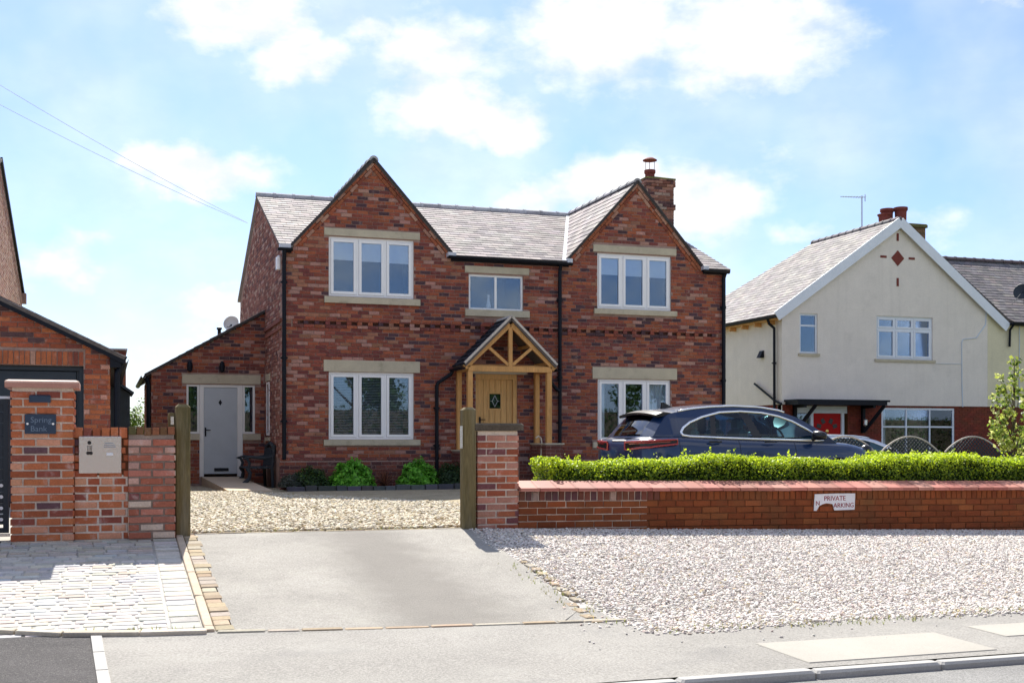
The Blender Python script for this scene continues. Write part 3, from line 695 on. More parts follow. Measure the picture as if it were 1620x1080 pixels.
# ------------------------------------------------------------------ windows and doors
def ring(b, x0, x1, z0, z1, w, y0, y1, col=None, wt=None, wb=None):
    wt = wt or w; wb = wb or w
    b.box(x0, x0+w, y0, y1, z0, z1, col); b.box(x1-w, x1, y0, y1, z0, z1, col)
    b.box(x0+w, x1-w, y0, y1, z1-wt, z1, col); b.box(x0+w, x1-w, y0, y1, z0, z0+wb, col)
def window(parent, Fm, x0, x1, z0, z1, lights=3, y=.045, blind=None, lintel=None, sill=None, sash=True, fmat='upvc', fw=.045, rows=None, room=True):
    """casement window: outer frame mesh with sashes, panes, blinds, lintel and sill as its sub-parts. rows: heights where transoms sit"""
    b = MB(Fm); ring(b, x0, x1, z0, z1, fw, y, y+.07)
    n = lights if isinstance(lights, (list, tuple)) else [1/lights]*lights
    mull = .05; W = x1-x0-2*fw-mull*(len(n)-1); xs = []; x = x0+fw
    for i, k in enumerate(n):
        xs.append((x, x+W*k)); x += W*k
        if i < len(n)-1: b.box(x, x+mull, y+.002, y+.07, z0+fw, z1-fw); x += mull
    zs = [(z0+fw, z1-fw)]
    if rows:
        zs = []; za = z0+fw
        for r in rows: b2 = z0+(z1-z0)*r; zs.append((za, b2-.025)); za = b2+.025
        zs.append((za, z1-fw))
        for xa, xb in xs:
            for r in rows: zc = z0+(z1-z0)*r; b.box(xa, xb, y+.003, y+.068, zc-.025, zc+.025)
    fo = b.build('window', M[fmat], parent)
    for xa, xb in xs:
        for za, zb in zs:
            g = .004; s = MB(Fm); w = .055
            if sash:
                ring(s, xa+g, xb-g, za+g, zb-g, w, y-.014, y+.05); s.build('sash', M[fmat], fo)
            else: w = .0
            p = MB(Fm); p.box(xa+w, xb-w, y+.018, y+.026, za+w, zb-w); p.build('pane', M['glass'], fo)
    if blind == 'roller':
        for i, (xa, xb) in enumerate(xs):
            s = MB(Fm); s.box(xa, xb, y+.034, y+.037, z1-fw-.43-.01*i, z1-fw); s.build('roller_blind', M['blind'], fo)
    if blind == 'venetian':
        for xa, xb in xs:
            s = MB(Fm); z = z0+fw+.02
            while z < z1-fw-.02:
                s.add([(xa+.005,y+.085,z-.008),(xb-.005,y+.085,z-.008),(xb-.005,y+.108,z+.010),(xa+.005,y+.108,z+.010)], [(0,1,2,3)]); z += .034
            s.build('venetian_blind', M['slat'], fo, kind='stuff')
    if blind == 'curtain':
        for i, (xa, xb) in enumerate(xs):
            if i == len(xs)-1 or i == 0:
                s = MB(Fm); pts = []
                xx = np.linspace(xa+.1 if i else xa-.02, xb, 40) if i else np.linspace(xa, xa+.18, 14)
                vs = [(x, y+.12+.02*math.sin(x*75), z) for x in xx for z in (z0+.02, z1-.03)]
                s.add(vs, [(2*k,2*k+2,2*k+3,2*k+1) for k in range(len(xx)-1)]); s.build('curtain', M['blind'], fo)
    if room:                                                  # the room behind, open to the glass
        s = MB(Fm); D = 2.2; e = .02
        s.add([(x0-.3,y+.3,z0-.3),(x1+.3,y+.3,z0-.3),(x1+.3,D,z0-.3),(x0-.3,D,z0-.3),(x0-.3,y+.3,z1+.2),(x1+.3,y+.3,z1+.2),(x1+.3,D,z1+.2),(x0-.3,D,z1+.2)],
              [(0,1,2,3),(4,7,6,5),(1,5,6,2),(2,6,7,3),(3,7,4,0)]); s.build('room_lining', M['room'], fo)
    if lintel:
        s = MB(Fm); s.cbox(lintel[0], lintel[1], -.012, .12, lintel[2], lintel[3], .006); s.build('lintel', M['stone'], fo)
    if sill:
        s = MB(Fm); a, c_, z_0, z_1 = sill
        s.prismz([(a,-.05),(c_,-.05),(c_,.1),(a,.1)], z_0, z_1); s.build('sill', M['stone'], fo)
    return fo
def pipe(parent, pts, r=.036, name='downpipe', brackets=(), mat='black_metal'):
    b = MB(); b.tube(pts, r, 10)
    for p in brackets: b.lathe([(r*1.25,p[2]-.03),(r*1.25,p[2]+.03)], (p[0],p[1],0), 10); b.box(p[0]-.07, p[0]+.07, p[1]+.01, p[1]+.05, p[2]-.015, p[2]+.015)
    return b.build(name, M[mat], parent)
def gutter(parent, p, q, r=.06, name='gutter', mat='black_metal'):
    p, q = Vector(p), Vector(q); x = (q-p).normalized(); y = Vector((0,0,1)).cross(x); z = x.cross(y); Lh = (q-p).length
    m = Matrix((x, y, z)).transposed().to_4x4(); m.translation = p
    b = MB(m); sec = [(r*math.cos(a), r*math.sin(a)) for a in np.linspace(math.pi, 2*math.pi, 9)]+[(r*.86*math.cos(a), r*.86*math.sin(a)) for a in np.linspace(2*math.pi, math.pi, 9)]
    n = len(sec); vs = [(0,*s) for s in sec]+[(Lh,*s) for s in sec]
    b.add(vs, [(i,(i+1)%n,n+(i+1)%n,n+i) for i in range(n)]+[tuple(range(n-1,-1,-1)), tuple(range(n,2*n))])
    return b.build(name, M[mat], parent, recalc=True)

# ------------------------------------------------------------------ the brick house
def house():
    root = empty('brick_house', (0, 0, .5), 0, 'red brick house with two front gables, slate roof and oak porch behind the gravel yard', 'house')
    H = root; Fr = frame((0,0,0), 0); W_ = 10.26; D_ = 8.05
    EZ = 5.50; RZ = 7.30; RD = 4.03
    gab = [(0,5.46),(.21,5.55),(1.907,7.33),(3.60,5.50),(6.30,5.50),(7.985,7.30),(9.64,5.46),(W_,5.40)]
    def top(a): return lerp_t(a, gab)
    wins = dict(W1=(.967,2.785,4.515,5.755), W2=(7.02,8.852,4.475,5.718), W3=(4.007,5.253,4.34,5.108), W4=(.967,2.785,1.53,2.938), W5=(7.03,8.84,1.475,2.89), D=(4.165,5.115,.55,2.95))
    stones = [(.869,2.918,5.775,5.925),(.869,2.916,4.37,4.50),(6.915,8.983,5.745,5.90),(6.93,8.983,4.35,4.465),(3.918,5.389,5.14,5.287),(3.92,5.389,4.20,4.34),(.858,2.918,2.945,3.185),(.858,2.918,1.407,1.525),(6.90,9.0,2.90,3.153),(6.90,9.0,1.345,1.47),(3.95,5.33,2.955,3.09)]
    holes = list(wins.values())+[(.22,10.02,3.912,3.982)]
    wf = solid_wall(Fr, M['mortar_house'], H, gab, holes, .009, .28, .2, 'front_wall')
    allh = holes+stones+[(-1,W_+1,3.845,4.015)]               # string course laid separately
    br = brick_layout(top, 0, W_, 1.155, 7.4, allh, bond='loose')
    # bricks hidden behind the raking courses are left out
    cam_d = lambda t: (t[1]-t[0] < .2, abs(t[0]+1.2)+.35*abs(t[2]-3.2))
    lay(br, Fr, 'house', PAL_HOUSE, M['house_brick'], H, 300, cam_d)
    # plinth standing proud of the wall
    pl = MB(Fr); pl.box(-.045, 4.10, -.045, .009, .2, 1.10); pl.box(5.15, W_+.045, -.045, .009, .2, 1.10); pl.build('plinth', M['mortar_house'], H)
    PAL_PL = [((.16,.055,.042),.45),((.10,.04,.038),.3),((.22,.07,.045),.25)]
    lay([t for t in brick_layout(lambda a: 1.09, -.05, W_+.05, .32, 1.1, [(4.10,5.15,0,2)], bond='loose')], frame((0,-.054,0),0), 'plinth', PAL_PL, M['house_brick'], H, stuff_name='plinth_brickwork')
    b = MB(Fr)
    x = -.05
    while x < W_:
        if not 4.0 < x < 5.15: b.add([(x+.004,-.052,1.09),(x+.219,-.052,1.09),(x+.219,-.052,1.105),(x+.004,-.052,1.105),(x+.004,.0,1.155),(x+.219,.0,1.155)], [(0,1,2,3),(3,2,5,4),(0,3,4),(1,5,2)], pick(PAL_PL))
        x += .225
    b.build('plinth_slope', M['house_brick'], H, kind='stuff')
    # dentil string course: projecting course, alternate headers, projecting course
    for nm, za, zb, pr in (('string_course',3.847,3.905,.018),('string_course',3.985,4.012,.02)):
        b = MB(Fr); x = .22
        while x < 10.06:
            w = min(.215, 10.06-x)
            b.box(x, x+w, -pr+random.uniform(-.002,.002), .02, za, zb, pick(PAL_HOUSE)); x += .225
        b.build(nm, M['house_brick'], H, kind='stuff')
    b = MB(Fr); x = .22; i = 0
    while x < 10.02:
        if i % 2 == 0: b.box(x, x+.095, -.018+random.uniform(-.002,.002), .12, 3.913, 3.981, pick(PAL_HOUSE))
        x += .1125; i += 1
    b.box(.21, 10.03, .045, .10, 3.90, 3.99, (.085,.034,.026)); b.build('dentil_course', M['house_brick'], H, kind='stuff')  # dark strip behind the headers paints the shade of the slots
    lay([(x, x+.19, z, z+.065) for x in (0., ) for z in (3.85, 3.925)]+[(10.07, W_, z, z+.065) for z in (3.85, 3.925)], Fr, 'house', PAL_HOUSE, M['house_brick'], H, stuff_name='corner_brickwork')
    # raking brick verges of the two gables, two courses each side
    for (fx, fz), (ax, az) in (((.19,5.53),(1.907,7.40)),((3.61,5.50),(1.907,7.40)),((6.29,5.50),(7.985,7.36)),((9.66,5.45),(7.985,7.36))):
        u = Vector((ax-fx, 0, az-fz)); Lr = u.length; u.normalize(); nrm = Vector((u.z, 0, -u.x)) if fx < ax else Vector((-u.z, 0, u.x))  # pointing down into the gable
        for c in range(2):
            s = .02+c*.07; t = .02+.1*c
            endcut = .05+.075*(c+.5)*(u.x/u.z if u.z else 0)
            while t < Lr-.06-c*.06:
                w = min(.215, Lr-.03-c*.07-t); p = Vector((fx,0,fz))+u*(t+w/2)+nrm*(.042+c*.075)
                ang = math.atan2(u.z, u.x)
                T = Matrix.Translation((p.x, -.030+.012*c, p.z)) @ Matrix.Rotation(-ang, 4, 'Y') @ Matrix.Diagonal((w/.215,1,1,1))
                mesh_obj('raking_brick', brick_mesh('rake', [((.30,.095,.045),.4),((.22,.065,.04),.3),((.38,.20,.14),.2),((.12,.05,.04),.1)], M['house_brick'], 'raking_brick'), H, T); t += .225
    # side walls and back
    solid_wall(frame((0,D_,0),R(-90)), M['mortar_house'], H, [(0,5.30),(D_-RD,RZ-.06),(D_-.02,5.42)], [], .009, .28, .2, 'side_wall')
    sp = [(0,4.95),(D_-RD,RZ-.05),(D_,5.44)]
    PAL_SIDE = [((.30,.13,.095),.4),((.22,.08,.06),.25),((.15,.07,.065),.15),((.42,.27,.22),.2)]
    lay(brick_layout(lambda a: lerp_t(a, sp), 0, D_, 1.155, 7.3, [], bond='loose'), frame((0,D_,0),R(-90)), 'side', PAL_SIDE, M['house_brick'], H, stuff_name='side_brickwork')
    b = MB(frame((0,D_,0),R(-90))); b.box(D_-2.6, D_-.02, -.03, .02, 3.80, 3.86, (.25,.09,.06)); b.box(D_-2.6, D_-.02, -.045, .02, 3.95, 4.02, (.22,.08,.06)); b.build('side_string_course', M['house_brick'], H)
    solid_wall(frame((W_,0,0),R(90)), M['mortar_house'], H, [(.02,5.42),(RD,RZ-.06),(D_,5.30)], [], .009, .28, .2, 'side_wall')
    sp2 = [(0,5.40),(RD,RZ-.05),(D_,5.30)]
    lay(brick_layout(lambda a: lerp_t(a, sp2), 0, D_, 1.155, 7.3, [], bond='loose'), frame((W_,0,0),R(90)), 'house', PAL_HOUSE, M['house_brick'], H, stuff_name='side_brickwork')
    b = MB(); b.box(.3, W_-.3, D_-.28, D_, .2, 5.3); b.box(.3, W_-.3, .3, D_-.3, 3.55, 3.7); b.box(.29, W_-.29, .29, D_-.29, .25, .54); b.build('back_wall', M['mortar_house'], H)
    # roofs: main front slope in three fields, gable slopes, plain rear slope
    ov = .12; ez = 5.50-ov*.447; xr = W_+.06; xl = -.05
    key = lambda p: (p-CAM).length+abs(p.x-5)*.4
    def mz(y): return 5.50+(RZ-5.50)/RD*y+.02
    FR = []
    slates([(xl,-ov,mz(-ov)),(.19,-ov,mz(-ov)),(1.907,RD,mz(RD)),(xl,RD,mz(RD))], 'main', PAL_SLATE, H, n_obj=60, key=key)
    slates([(3.60,-ov,mz(-ov)),(6.30,-ov,mz(-ov)),(7.985,RD,mz(RD)),(1.907,RD,mz(RD))], 'main', PAL_SLATE, H, n_obj=160, key=key)
    slates([(9.66,-ov,mz(-ov)),(xr,-ov,mz(-ov)),(xr,RD,mz(RD)),(7.985,RD,mz(RD))], 'main', PAL_SLATE, H, n_obj=10, key=key)
    for fl, ax, az, fr in ((.17,1.907,7.43,3.64),(6.26,7.985,7.39,9.68)):
        zl = 5.53; o = -.055
        # left slope: eave runs back along the valley foot
        slates([(fl,.02,zl),(fl,o,zl),(ax,o,az),(ax,RD+.25,az)], 'main', PAL_SLATE, H, n_obj=70 if ax > 5 else 0, key=key)
        slates([(fr,o,zl-.03),(fr,.02,zl-.03),(ax,RD+.25,az),(ax,o,az)], 'main', PAL_SLATE, H, n_obj=0)
        ridge_run((ax,o,az+.02), (ax,RD-.05,az+.02), H, [((.42,.41,.40),.6),((.35,.34,.33),.4)], M['slate'], .10, .45)
    ridge_run((xl,RD,mz(RD)+.03), (xr,RD,mz(RD)+.03), H, [((.42,.41,.40),.6),((.35,.34,.33),.4)], M['slate'], .11, .45)
    b = MB(); b.add([(xl,RD,mz(RD)-.01),(xr,RD,mz(RD)-.01),(xr,D_+.15,5.30),(xl,D_+.15,5.30),(xl,RD,mz(RD)-.07),(xr,RD,mz(RD)-.07),(xr,D_+.15,5.24),(xl,D_+.15,5.24)], [(0,1,2,3),(7,6,5,4),(0,4,5,1),(1,5,6,2),(2,6,7,3),(3,7,4,0)], (.3,.28,.27)); b.build('rear_slope', M['slate'], H)
    # lead valleys
    for (vx, tx, sgn, n) in ((6.30,7.985,1,0),(3.60,1.907,-1,0)):
        b = MB(); w = .17
        A = Vector((vx,-ov,mz(-ov)+.028)); Bt = Vector((tx,RD-.1,mz(RD-.1)+.03)); wv = Vector((-w*sgn,0,0))
        b.add([tuple(A+wv),tuple(A+Vector((.03*sgn,0,.0))),tuple(Bt+Vector((.03*sgn,0,0))),tuple(Bt+wv),tuple(A+wv+Vector((0,0,-.03))),tuple(A-Vector((0,0,.03))),tuple(Bt-Vector((0,0,.03))),tuple(Bt+wv-Vector((0,0,.03)))], [(0,1,2,3),(7,6,5,4),(0,4,5,1),(1,5,6,2),(2,6,7,3),(3,7,4,0)])
        if sgn == 1: b.build('lead_valley', M['lead'], H, recalc=True)
    for x0, x1 in ((3.50,3.68),(6.24,6.36),(9.60,9.74),(-.06,.16)):
        b = MB(); b.box(x0, x1, -.16, .0, 5.44, 5.53); b.build('lead_flashing', M['lead'], H)
    # thin dark verge edge over the brick gables
    for (fx, fz), (ax, az) in (((.13,5.46),(1.907,7.425)),((3.68,5.46),(1.907,7.425)),((6.22,5.46),(7.985,7.385)),((9.73,5.42),(7.985,7.385))):
        b = MB(); b.bar((fx,-.045,fz), (ax,-.045,az), .045, .06, (.05,.045,.045)); b.build('verge_edge', M['slate'], H)
    # gutters, downpipes
    gutter(H, (-.10,-.13,5.44), (.20,-.13,5.44)); gutter(H, (3.50,-.13,5.455), (6.36,-.13,5.43)); gutter(H, (9.60,-.13,5.44), (10.28,-.13,5.43))
    for x0, x1 in ((3.6,6.3),(9.66,10.26),(0,.19)):
        b = MB(); b.box(x0, x1, -.06, -.005, 5.36, 5.48); b.build('fascia', M['black_metal'], H)
    pipe(H, [(.035,-.13,5.40),(.035,-.10,5.30),(.035,-.07,5.20),(.035,-.07,1.12)], .042, brackets=[(.035,-.07,z) for z in (4.75,3.2,1.9)])
    pipe(H, [(6.09,-.13,5.38),(6.09,-.07,5.28),(6.09,-.07,.62)], .042, brackets=[(6.09,-.07,z) for z in (4.6,2.9,1.9)])
    pipe(H, [(10.17,-.13,5.38),(10.17,-.07,5.28),(10.17,-.07,.62)], .045, brackets=[(10.17,-.07,z) for z in (4.6,2.9,1.9)])
    # windows
    window(H, Fr, *wins['W1'], blind='roller', lintel=stones[0], sill=stones[1])
    window(H, Fr, *wins['W2'], blind='roller', lintel=stones[2], sill=stones[3])
    w3 = window(H, Fr, *wins['W3'], lights=2, lintel=stones[4], sill=stones[5], sash=False)
    window(H, Fr, *wins['W4'], blind='venetian', lintel=stones[6], sill=stones[7])
    window(H, Fr, *wins['W5'], blind='curtain', lintel=stones[8], sill=stones[9])
    # oak front door: frame, boarded leaf, leaded light, handle
    x0, x1, z0, z1 = wins['D']; b = MB(Fr); b.box(x0, x0+.05, .03, .12, z0, z1); b.box(x1-.09, x1, .03, .12, z0, z1); b.box(x0+.05, x1-.09, .03, .12, z1-.11, z1)
    fr = b.build('front_door', M['oak_door'], H)
    xa, xb = x0+.05, x1-.09; n = 6; w = (xb-xa)/n
    for i in range(n):
        b = MB(Fr); lo, hi = xa+i*w+.003, xa+(i+1)*w-.003
        if i in (2, 3):
            b.cbox(lo, hi, .062, .10, z0, 2.20, .006); b.cbox(lo, hi, .062, .10, 2.53, z1-.11, .006)
        else: b.cbox(lo, hi, .062, .10, z0, z1-.11, .006)
        b.build('board', M['oak_door'], fr)
    b = MB(Fr); ring(b, xa+2*w-.03, xb-2*w+.03, 2.17, 2.56, .035, .05, .085); b.build('light_frame', M['oak_door'], fr)
    b = MB(Fr); b.box(xa+2*w, xb-2*w, .07, .08, 2.2, 2.53); b.build('pane', M['glass'], fr)
    b = MB(Fr); cx = (xa+xb)/2
    for s in (-1, 1):
        for p, q in (((cx,2.24),(cx+s*.06,2.365)),((cx+s*.06,2.365),(cx,2.49)),((cx+s*.06,2.365),(cx+s*.1,2.365))): b.bar((p[0],.068,p[1]), (q[0],.068,q[1]), .008, .006)
    b.build('lead_cames', M['lead'], fr)
    b = MB(Fr); b.box(xa+.04, xa+.075, .045, .06, 1.84, 2.02); b.tube([(xa+.058,.05,1.96),(xa+.058,.01,1.96),(xa+.17,.005,1.96)], .010, 6); b.build('handle', M['black_metal'], fr)
    b = MB(Fr); b.cbox(4.06, 5.20, -.10, .12, .5, .62, .01); b.build('door_step', M['stone'], H)
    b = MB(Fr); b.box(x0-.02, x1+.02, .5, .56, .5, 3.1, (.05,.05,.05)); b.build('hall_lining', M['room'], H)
    b = MB(Fr); b.cbox(*stones[10][:2], -.012, .12, *stones[10][2:], .006); b.build('lintel', M['stone'], fr)
    # alarm box on the side wall, small lamps
    b = MB(frame((0,D_,0),R(-90))); b.cbox(D_-.30, D_-.08, -.09, .0, 5.03, 5.32, .03); b.build('alarm_box', M['upvc'], H)
    # little side window in the left wall
    Fs = frame((0,D_,0),R(-90)); sx = D_-2.15
    b = MB(Fs); b.box(sx-.30, sx+.32, -.03, .02, 2.83, 2.98); b.box(sx-.30, sx+.32, -.05, .02, 1.50, 1.58); b.build('side_lintel', M['stone'], H)
    b = MB(Fs); ring(b, sx-.22, sx+.22, 1.62, 2.80, .05, -.02, .05); b.build('side_window', M['upvc'], H)
    b = MB(Fs); b.box(sx-.17, sx+.17, .0, .01, 1.67, 2.75); b.build('side_pane', M['trim'], H)
    # chimney on the right gable end
    cx0, cx1, cy0, cy1 = 9.92, 10.70, 3.55, 4.45; b = MB()
    b.box(cx0+.01, cx1-.01, cy0+.01, cy1-.01, 6.2, 8.28); ch = b.build('chimney', M['mortar_house'], H)
    PAL_CH = [((.20,.085,.06),.35),((.30,.15,.11),.25),((.10,.05,.05),.2),((.33,.24,.19),.2)]
    for rz, org, L_ in ((0,(cx0,cy0),cx1-cx0),(-90,(cx0,cy1),cy1-cy0),(90,(cx1,cy0),cy1-cy0)):
        Fc = frame((*org,0), R(rz)); lst = []
        for k, z in enumerate(np.arange(6.2, 8.34, .075)): lst += [(a, c, z, z+.065) for a, c in tile_course([(0, L_)], 0 if k % 2 else -.1125, .215, .01)]
        lay([t for t in lst if t[2] < 8.1], Fc, 'chim', PAL_CH, M['house_brick'], ch, stuff_name='chimney_brickwork', depth=.03)
        lay([(a if a > 0 else -.035, c if c < L_ else L_+.035, z0, z1) for a, c, z0, z1 in lst if z0 >= 8.1 or 7.55 < z0 < 7.66], Fc, 'chim', PAL_CH, M['house_brick'], ch, stuff_name='chimney_brickwork', proud=.035, depth=.03)
    b = MB(); b.prismz([(cx0-.04,cy0-.04),(cx1+.04,cy0-.04),(cx1+.04,cy1+.04),(cx0-.04,cy1+.04)], 8.335, 8.37, (.16,.15,.06), top=(.3, 8.46)); b.build('chimney_cap', surf('mossy_mortar', (.15,.145,.05), .95, .1, .4, 9, .3, 60, .6, 60, patch=[((.07,.06,.03), 8, .5, .7, .7)]), ch)
    b = MB(); b.lathe([(.13,8.40),(.125,8.55),(.15,8.58),(.15,8.66),(.12,8.66)], (10.22,4.0,0), 16); b.build('chimney_pot', M['terracotta'], ch)
    b = MB(); b.lathe([(.005,9.0),(.10,8.985),(.19,8.93),(.19,8.91),(.01,8.93)], (10.22,4.0,0), 18)
    for a in (0, 2.1, 4.2): b.tube([(10.22+.13*math.cos(a),4.0+.13*math.sin(a),8.62),(10.22+.13*math.cos(a),4.0+.13*math.sin(a),8.94)], .008, 6)
    b.build('cowl', M['terracotta'], ch)
    # lean-to at the left with the grey door
    EX0, EX1, EY = -2.47, -.002, 2.77; Fe = frame((0,EY,0),0)
    lt = lambda a: lerp_t(a, [(-2.47,3.02),(0,4.42)])
    dh = [(-1.722,-1.44,1.66,2.76),(-1.44,-.49,.70,2.76),(-.49,-.222,1.66,2.76)]
    solid_wall(Fe, M['mortar_house'], H, [(EX0,2.98),(EX1,4.38)], [(-1.722,-.222,1.66,2.76),(-1.44,-.49,.70,1.66)], .009, .25, .2, 'lean_to_wall')
    lay(brick_layout(lt, EX0, EX1, .55, 4.5, [(-1.722,-.222,1.60,2.76),(-1.44,-.49,.6,1.66),(-1.815,-.09,2.775,2.99),(-.49,-.09,1.5,1.66)], bond='loose'), Fe, 'house', PAL_HOUSE, M['house_brick'], H, stuff_name='lean_to_brickwork')
    lay(brick_layout(lambda a: 2.95, 0, 5.2, .55, 3, [], bond='loose'), frame((EX0,EY+5.2,0),R(-90)), 'house', PAL_HOUSE, M['house_brick'], H, stuff_name='lean_to_brickwork')
    b = MB(); b.box(EX0+.009, EX0+.2, EY+.2, EY+5.2, .2, 2.97); b.box(EX0+.2, -.1, EY+.75, EY+.85, .2, 2.95); b.build('lean_to_side', M['mortar_house'], H)
    slates([(EX0-.12,EY+5.3,2.97),(EX0-.12,EY-.07,2.97),(-.012,EY-.07,4.46),(-.012,EY+5.3,4.46)], 'main', PAL_SLATE, H, n_obj=0, stuff_name='lean_to_slating')
    b = MB(); b.bar((EX0-.14,EY-.05,2.95), (-.02,EY-.05,4.42), .05, .05, (.05,.045,.045)); b.build('verge_edge', M['slate'], H)
    gutter(H, (EX0-.16,EY-.08,2.93), (EX0-.16,EY+5.2,2.93)); pipe(H, [(EX0-.10,EY+.02,2.9),(EX0-.06,EY+.05,2.75),(EX0-.05,EY+.05,.55)], .05)
    b = MB(); b.cbox(EX0-.10, EX0-.02, EY+1.2, EY+1.55, .9, 1.75, .02); b.build('meter_box', M['upvc'], H)
    b = MB(Fe); b.cbox(-1.815, -.095, -.012, .12, 2.78, 2.985, .006); b.build('lintel', M['stone'], H)
    b = MB(Fe); b.box(-.49, -.10, -.05, .1, 1.52, 1.655); b.box(-1.80, -1.44, -.05, .1, 1.52, 1.655); b.build('sill', M['stone'], H)
    b = MB(Fe); ring(b, -1.722, -1.442, 1.66, 2.76, .045, .03, .1); ring(b, -.488, -.222, 1.66, 2.76, .045, .03, .1); b.box(-1.438, -1.345, .025, .1, .70, 2.76); b.box(-.61, -.492, .025, .1, .70, 2.76); b.box(-1.345, -.61, .025, .1, 2.70, 2.76)
    df = b.build('side_door_frame', M['upvc_cream'], H)
    for a, c_ in ((-1.677,-1.487),(-.443,-.267)):
        b = MB(Fe); b.box(a, c_, .06, .068, 1.705, 2.715); b.build('pane', M['glass'], df)
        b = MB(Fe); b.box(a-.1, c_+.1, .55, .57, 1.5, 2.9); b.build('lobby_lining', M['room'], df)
    b = MB(Fe); b.cbox(-1.342, -.613, .04, .09, .76, 2.695, .004); lf = b.build('side_door', M['door_grey'], H)
    b = MB(Fe); b.prismy([(-.985,2.29),(-.945,2.36),(-.985,2.43),(-1.025,2.36)], .034, .05); b.build('peephole_light', M['black_metal'], lf)
    b = MB(Fe); b.box(-1.325, -1.29, .028, .042, 1.60, 1.80); b.tube([(-1.307,.035,1.74),(-1.307,.0,1.74),(-1.20,-.005,1.74)], .011, 6); b.build('handle', M['black_metal'], lf)
    b = MB(Fe); b.cbox(-1.12, -.80, .025, .045, .82, .89, .008); b.build('letter_plate', M['black_metal'], lf)
    b = MB(Fe); b.box(-1.40, -.55, -.02, .1, .60, .70); b.build('threshold', M['anthracite'], H)
    for x in (-1.655, -.955):
        b = MB(Fe); b.lathe([(.02,3.03),(.055,3.06),(.065,3.16),(.05,3.24),(.02,3.28)], (x,-.09,0), 12); b.box(x-.04, x+.04, -.03, .0, 3.08, 3.24); b.build('wall_lamp', M['black_metal'], H)
    return root
HOUSE = house()

# ------------------------------------------------------------------ oak porch on the house front
def porch():
    H = HOUSE; yf = -.87; b = MB()
    b.box(3.735, 5.60, yf-.005, yf+.095, 2.955, 3.072)                      # tie beam, the part the porch hangs together on
    P_ = b.build('porch', M['oak'], H)
    def part(n, f, m='oak'):
        b = MB(); f(b); return b.build(n, M[m], P_)
    for x0, x1 in ((3.722,3.832),(5.488,5.598)): part('post', lambda b: b.cbox(x0, x1, yf, yf+.11, 1.44, 2.952, .006))
    for x0, x1 in ((3.712,3.812),(5.49,5.59)): part('post', lambda b: b.cbox(x0, x1, -.13, -.015, 1.30, 2.98, .006))
    for x in (3.777, 5.543): part('wall_plate', lambda b: b.box(x-.05, x+.05, yf+.10, -.02, 2.965, 3.06))
    ap = (4.667, 4.03)
    for fx in (3.66, 5.674): part('rafter', lambda b: b.bar((fx,yf+.03,3.03), (ap[0]+(.02 if fx > 5 else -.02),yf+.03,ap[1]-.07), .115, .07))
    part('king_post', lambda b: b.box(4.625, 4.709, yf+.002, yf+.07, 3.073, 3.90))
    for sx in (-1, 1): part('strut', lambda b: b.bar((4.667+sx*.045,yf+.035,3.10), (4.667+sx*.52,yf+.035,3.50), .06, .05))
    for t in (.12, .5, .9):                                                 # purlins run back to the house
        for sx in (-1, 1): x = 4.667+sx*(1-t)*.97; z = 3.02+t*.98; part('purlin', lambda b: b.box(x-.03, x+.03, yf+.05, -.0, z-.02, z+.04))
    for sx in (-1, 1):                                                      # pale board and slated slope each side
        ft = (4.667+sx*1.03, 3.05)
        part('barge_board', lambda b: b.bar((ft[0],yf-.05,ft[1]+.07), (4.667,yf-.05,4.125), .045, .05), 'pale_board')
        e = .03; fz = ft[1]+.035; az = 4.10
        pts = [(ft[0],-.005,fz),(ft[0],yf-.06,fz),(4.667,yf-.06,az),(4.667,-.005,az)]
        if sx > 0: pts = [pts[1], pts[0], pts[3], pts[2]]
        slates(pts, 'porch', PAL_SLATE_D, P_, w=.2, g=.15, th=.012, n_obj=60, rag=.02, mat='dark_slate', stuff_name='porch_slating')
    part('porch_ridge', lambda b: b.tube([(4.667,yf-.06,4.10),(4.667,-.005,4.10)], .045, 8), 'slate')
    gutter(P_, (3.60,yf-.08,3.03), (3.60,-.03,3.03), .05); gutter(P_, (5.73,yf-.08,3.03), (5.73,-.03,3.03), .05)
    pipe(P_, [(3.60,-.12,3.0),(3.58,-.10,2.93),(3.30,-.07,2.74),(3.272,-.07,2.66),(3.272,-.07,.62)], .04, brackets=[(3.272,-.07,2.2),(3.272,-.07,1.4)])
    pipe(P_, [(5.73,-.25,3.0),(5.75,-.20,2.88),(5.98,-.09,2.66),(6.06,-.09,2.60)], .04)
    # dwarf brick walls either side
    for x0, x1 in ((3.62,3.90),(5.42,5.80)):
        z1 = 1.29 if x0 < 4 else 1.43
        b = MB(); b.box(x0, x1, -.98, -.055, .2, z1-.01); dw = b.build('dwarf_wall', M['mortar_house'], P_)
        for rz, o, L_ in ((0,(x0,-.988),x1-x0),(-90,(x0-.008,-.055),.93)):
            lay(brick_layout(lambda a: z1, 0, L_, .5, z1, [], bond='stretcher'), frame((*o,0),R(rz)), 'plinth', [((.16,.055,.042),1)], M['house_brick'], dw, stuff_name='dwarf_brickwork')
        b = MB(); b.cbox(x0-.03, x1+.03, -1.02, -.055, z1-.01, z1+.02, .006); b.build('coping', M['stone'], dw)
    b = MB(); b.box(3.75, 5.58, -.70, -.62, 3.09, 3.11); b.build('tie_board', M['oak'], P_)
porch()
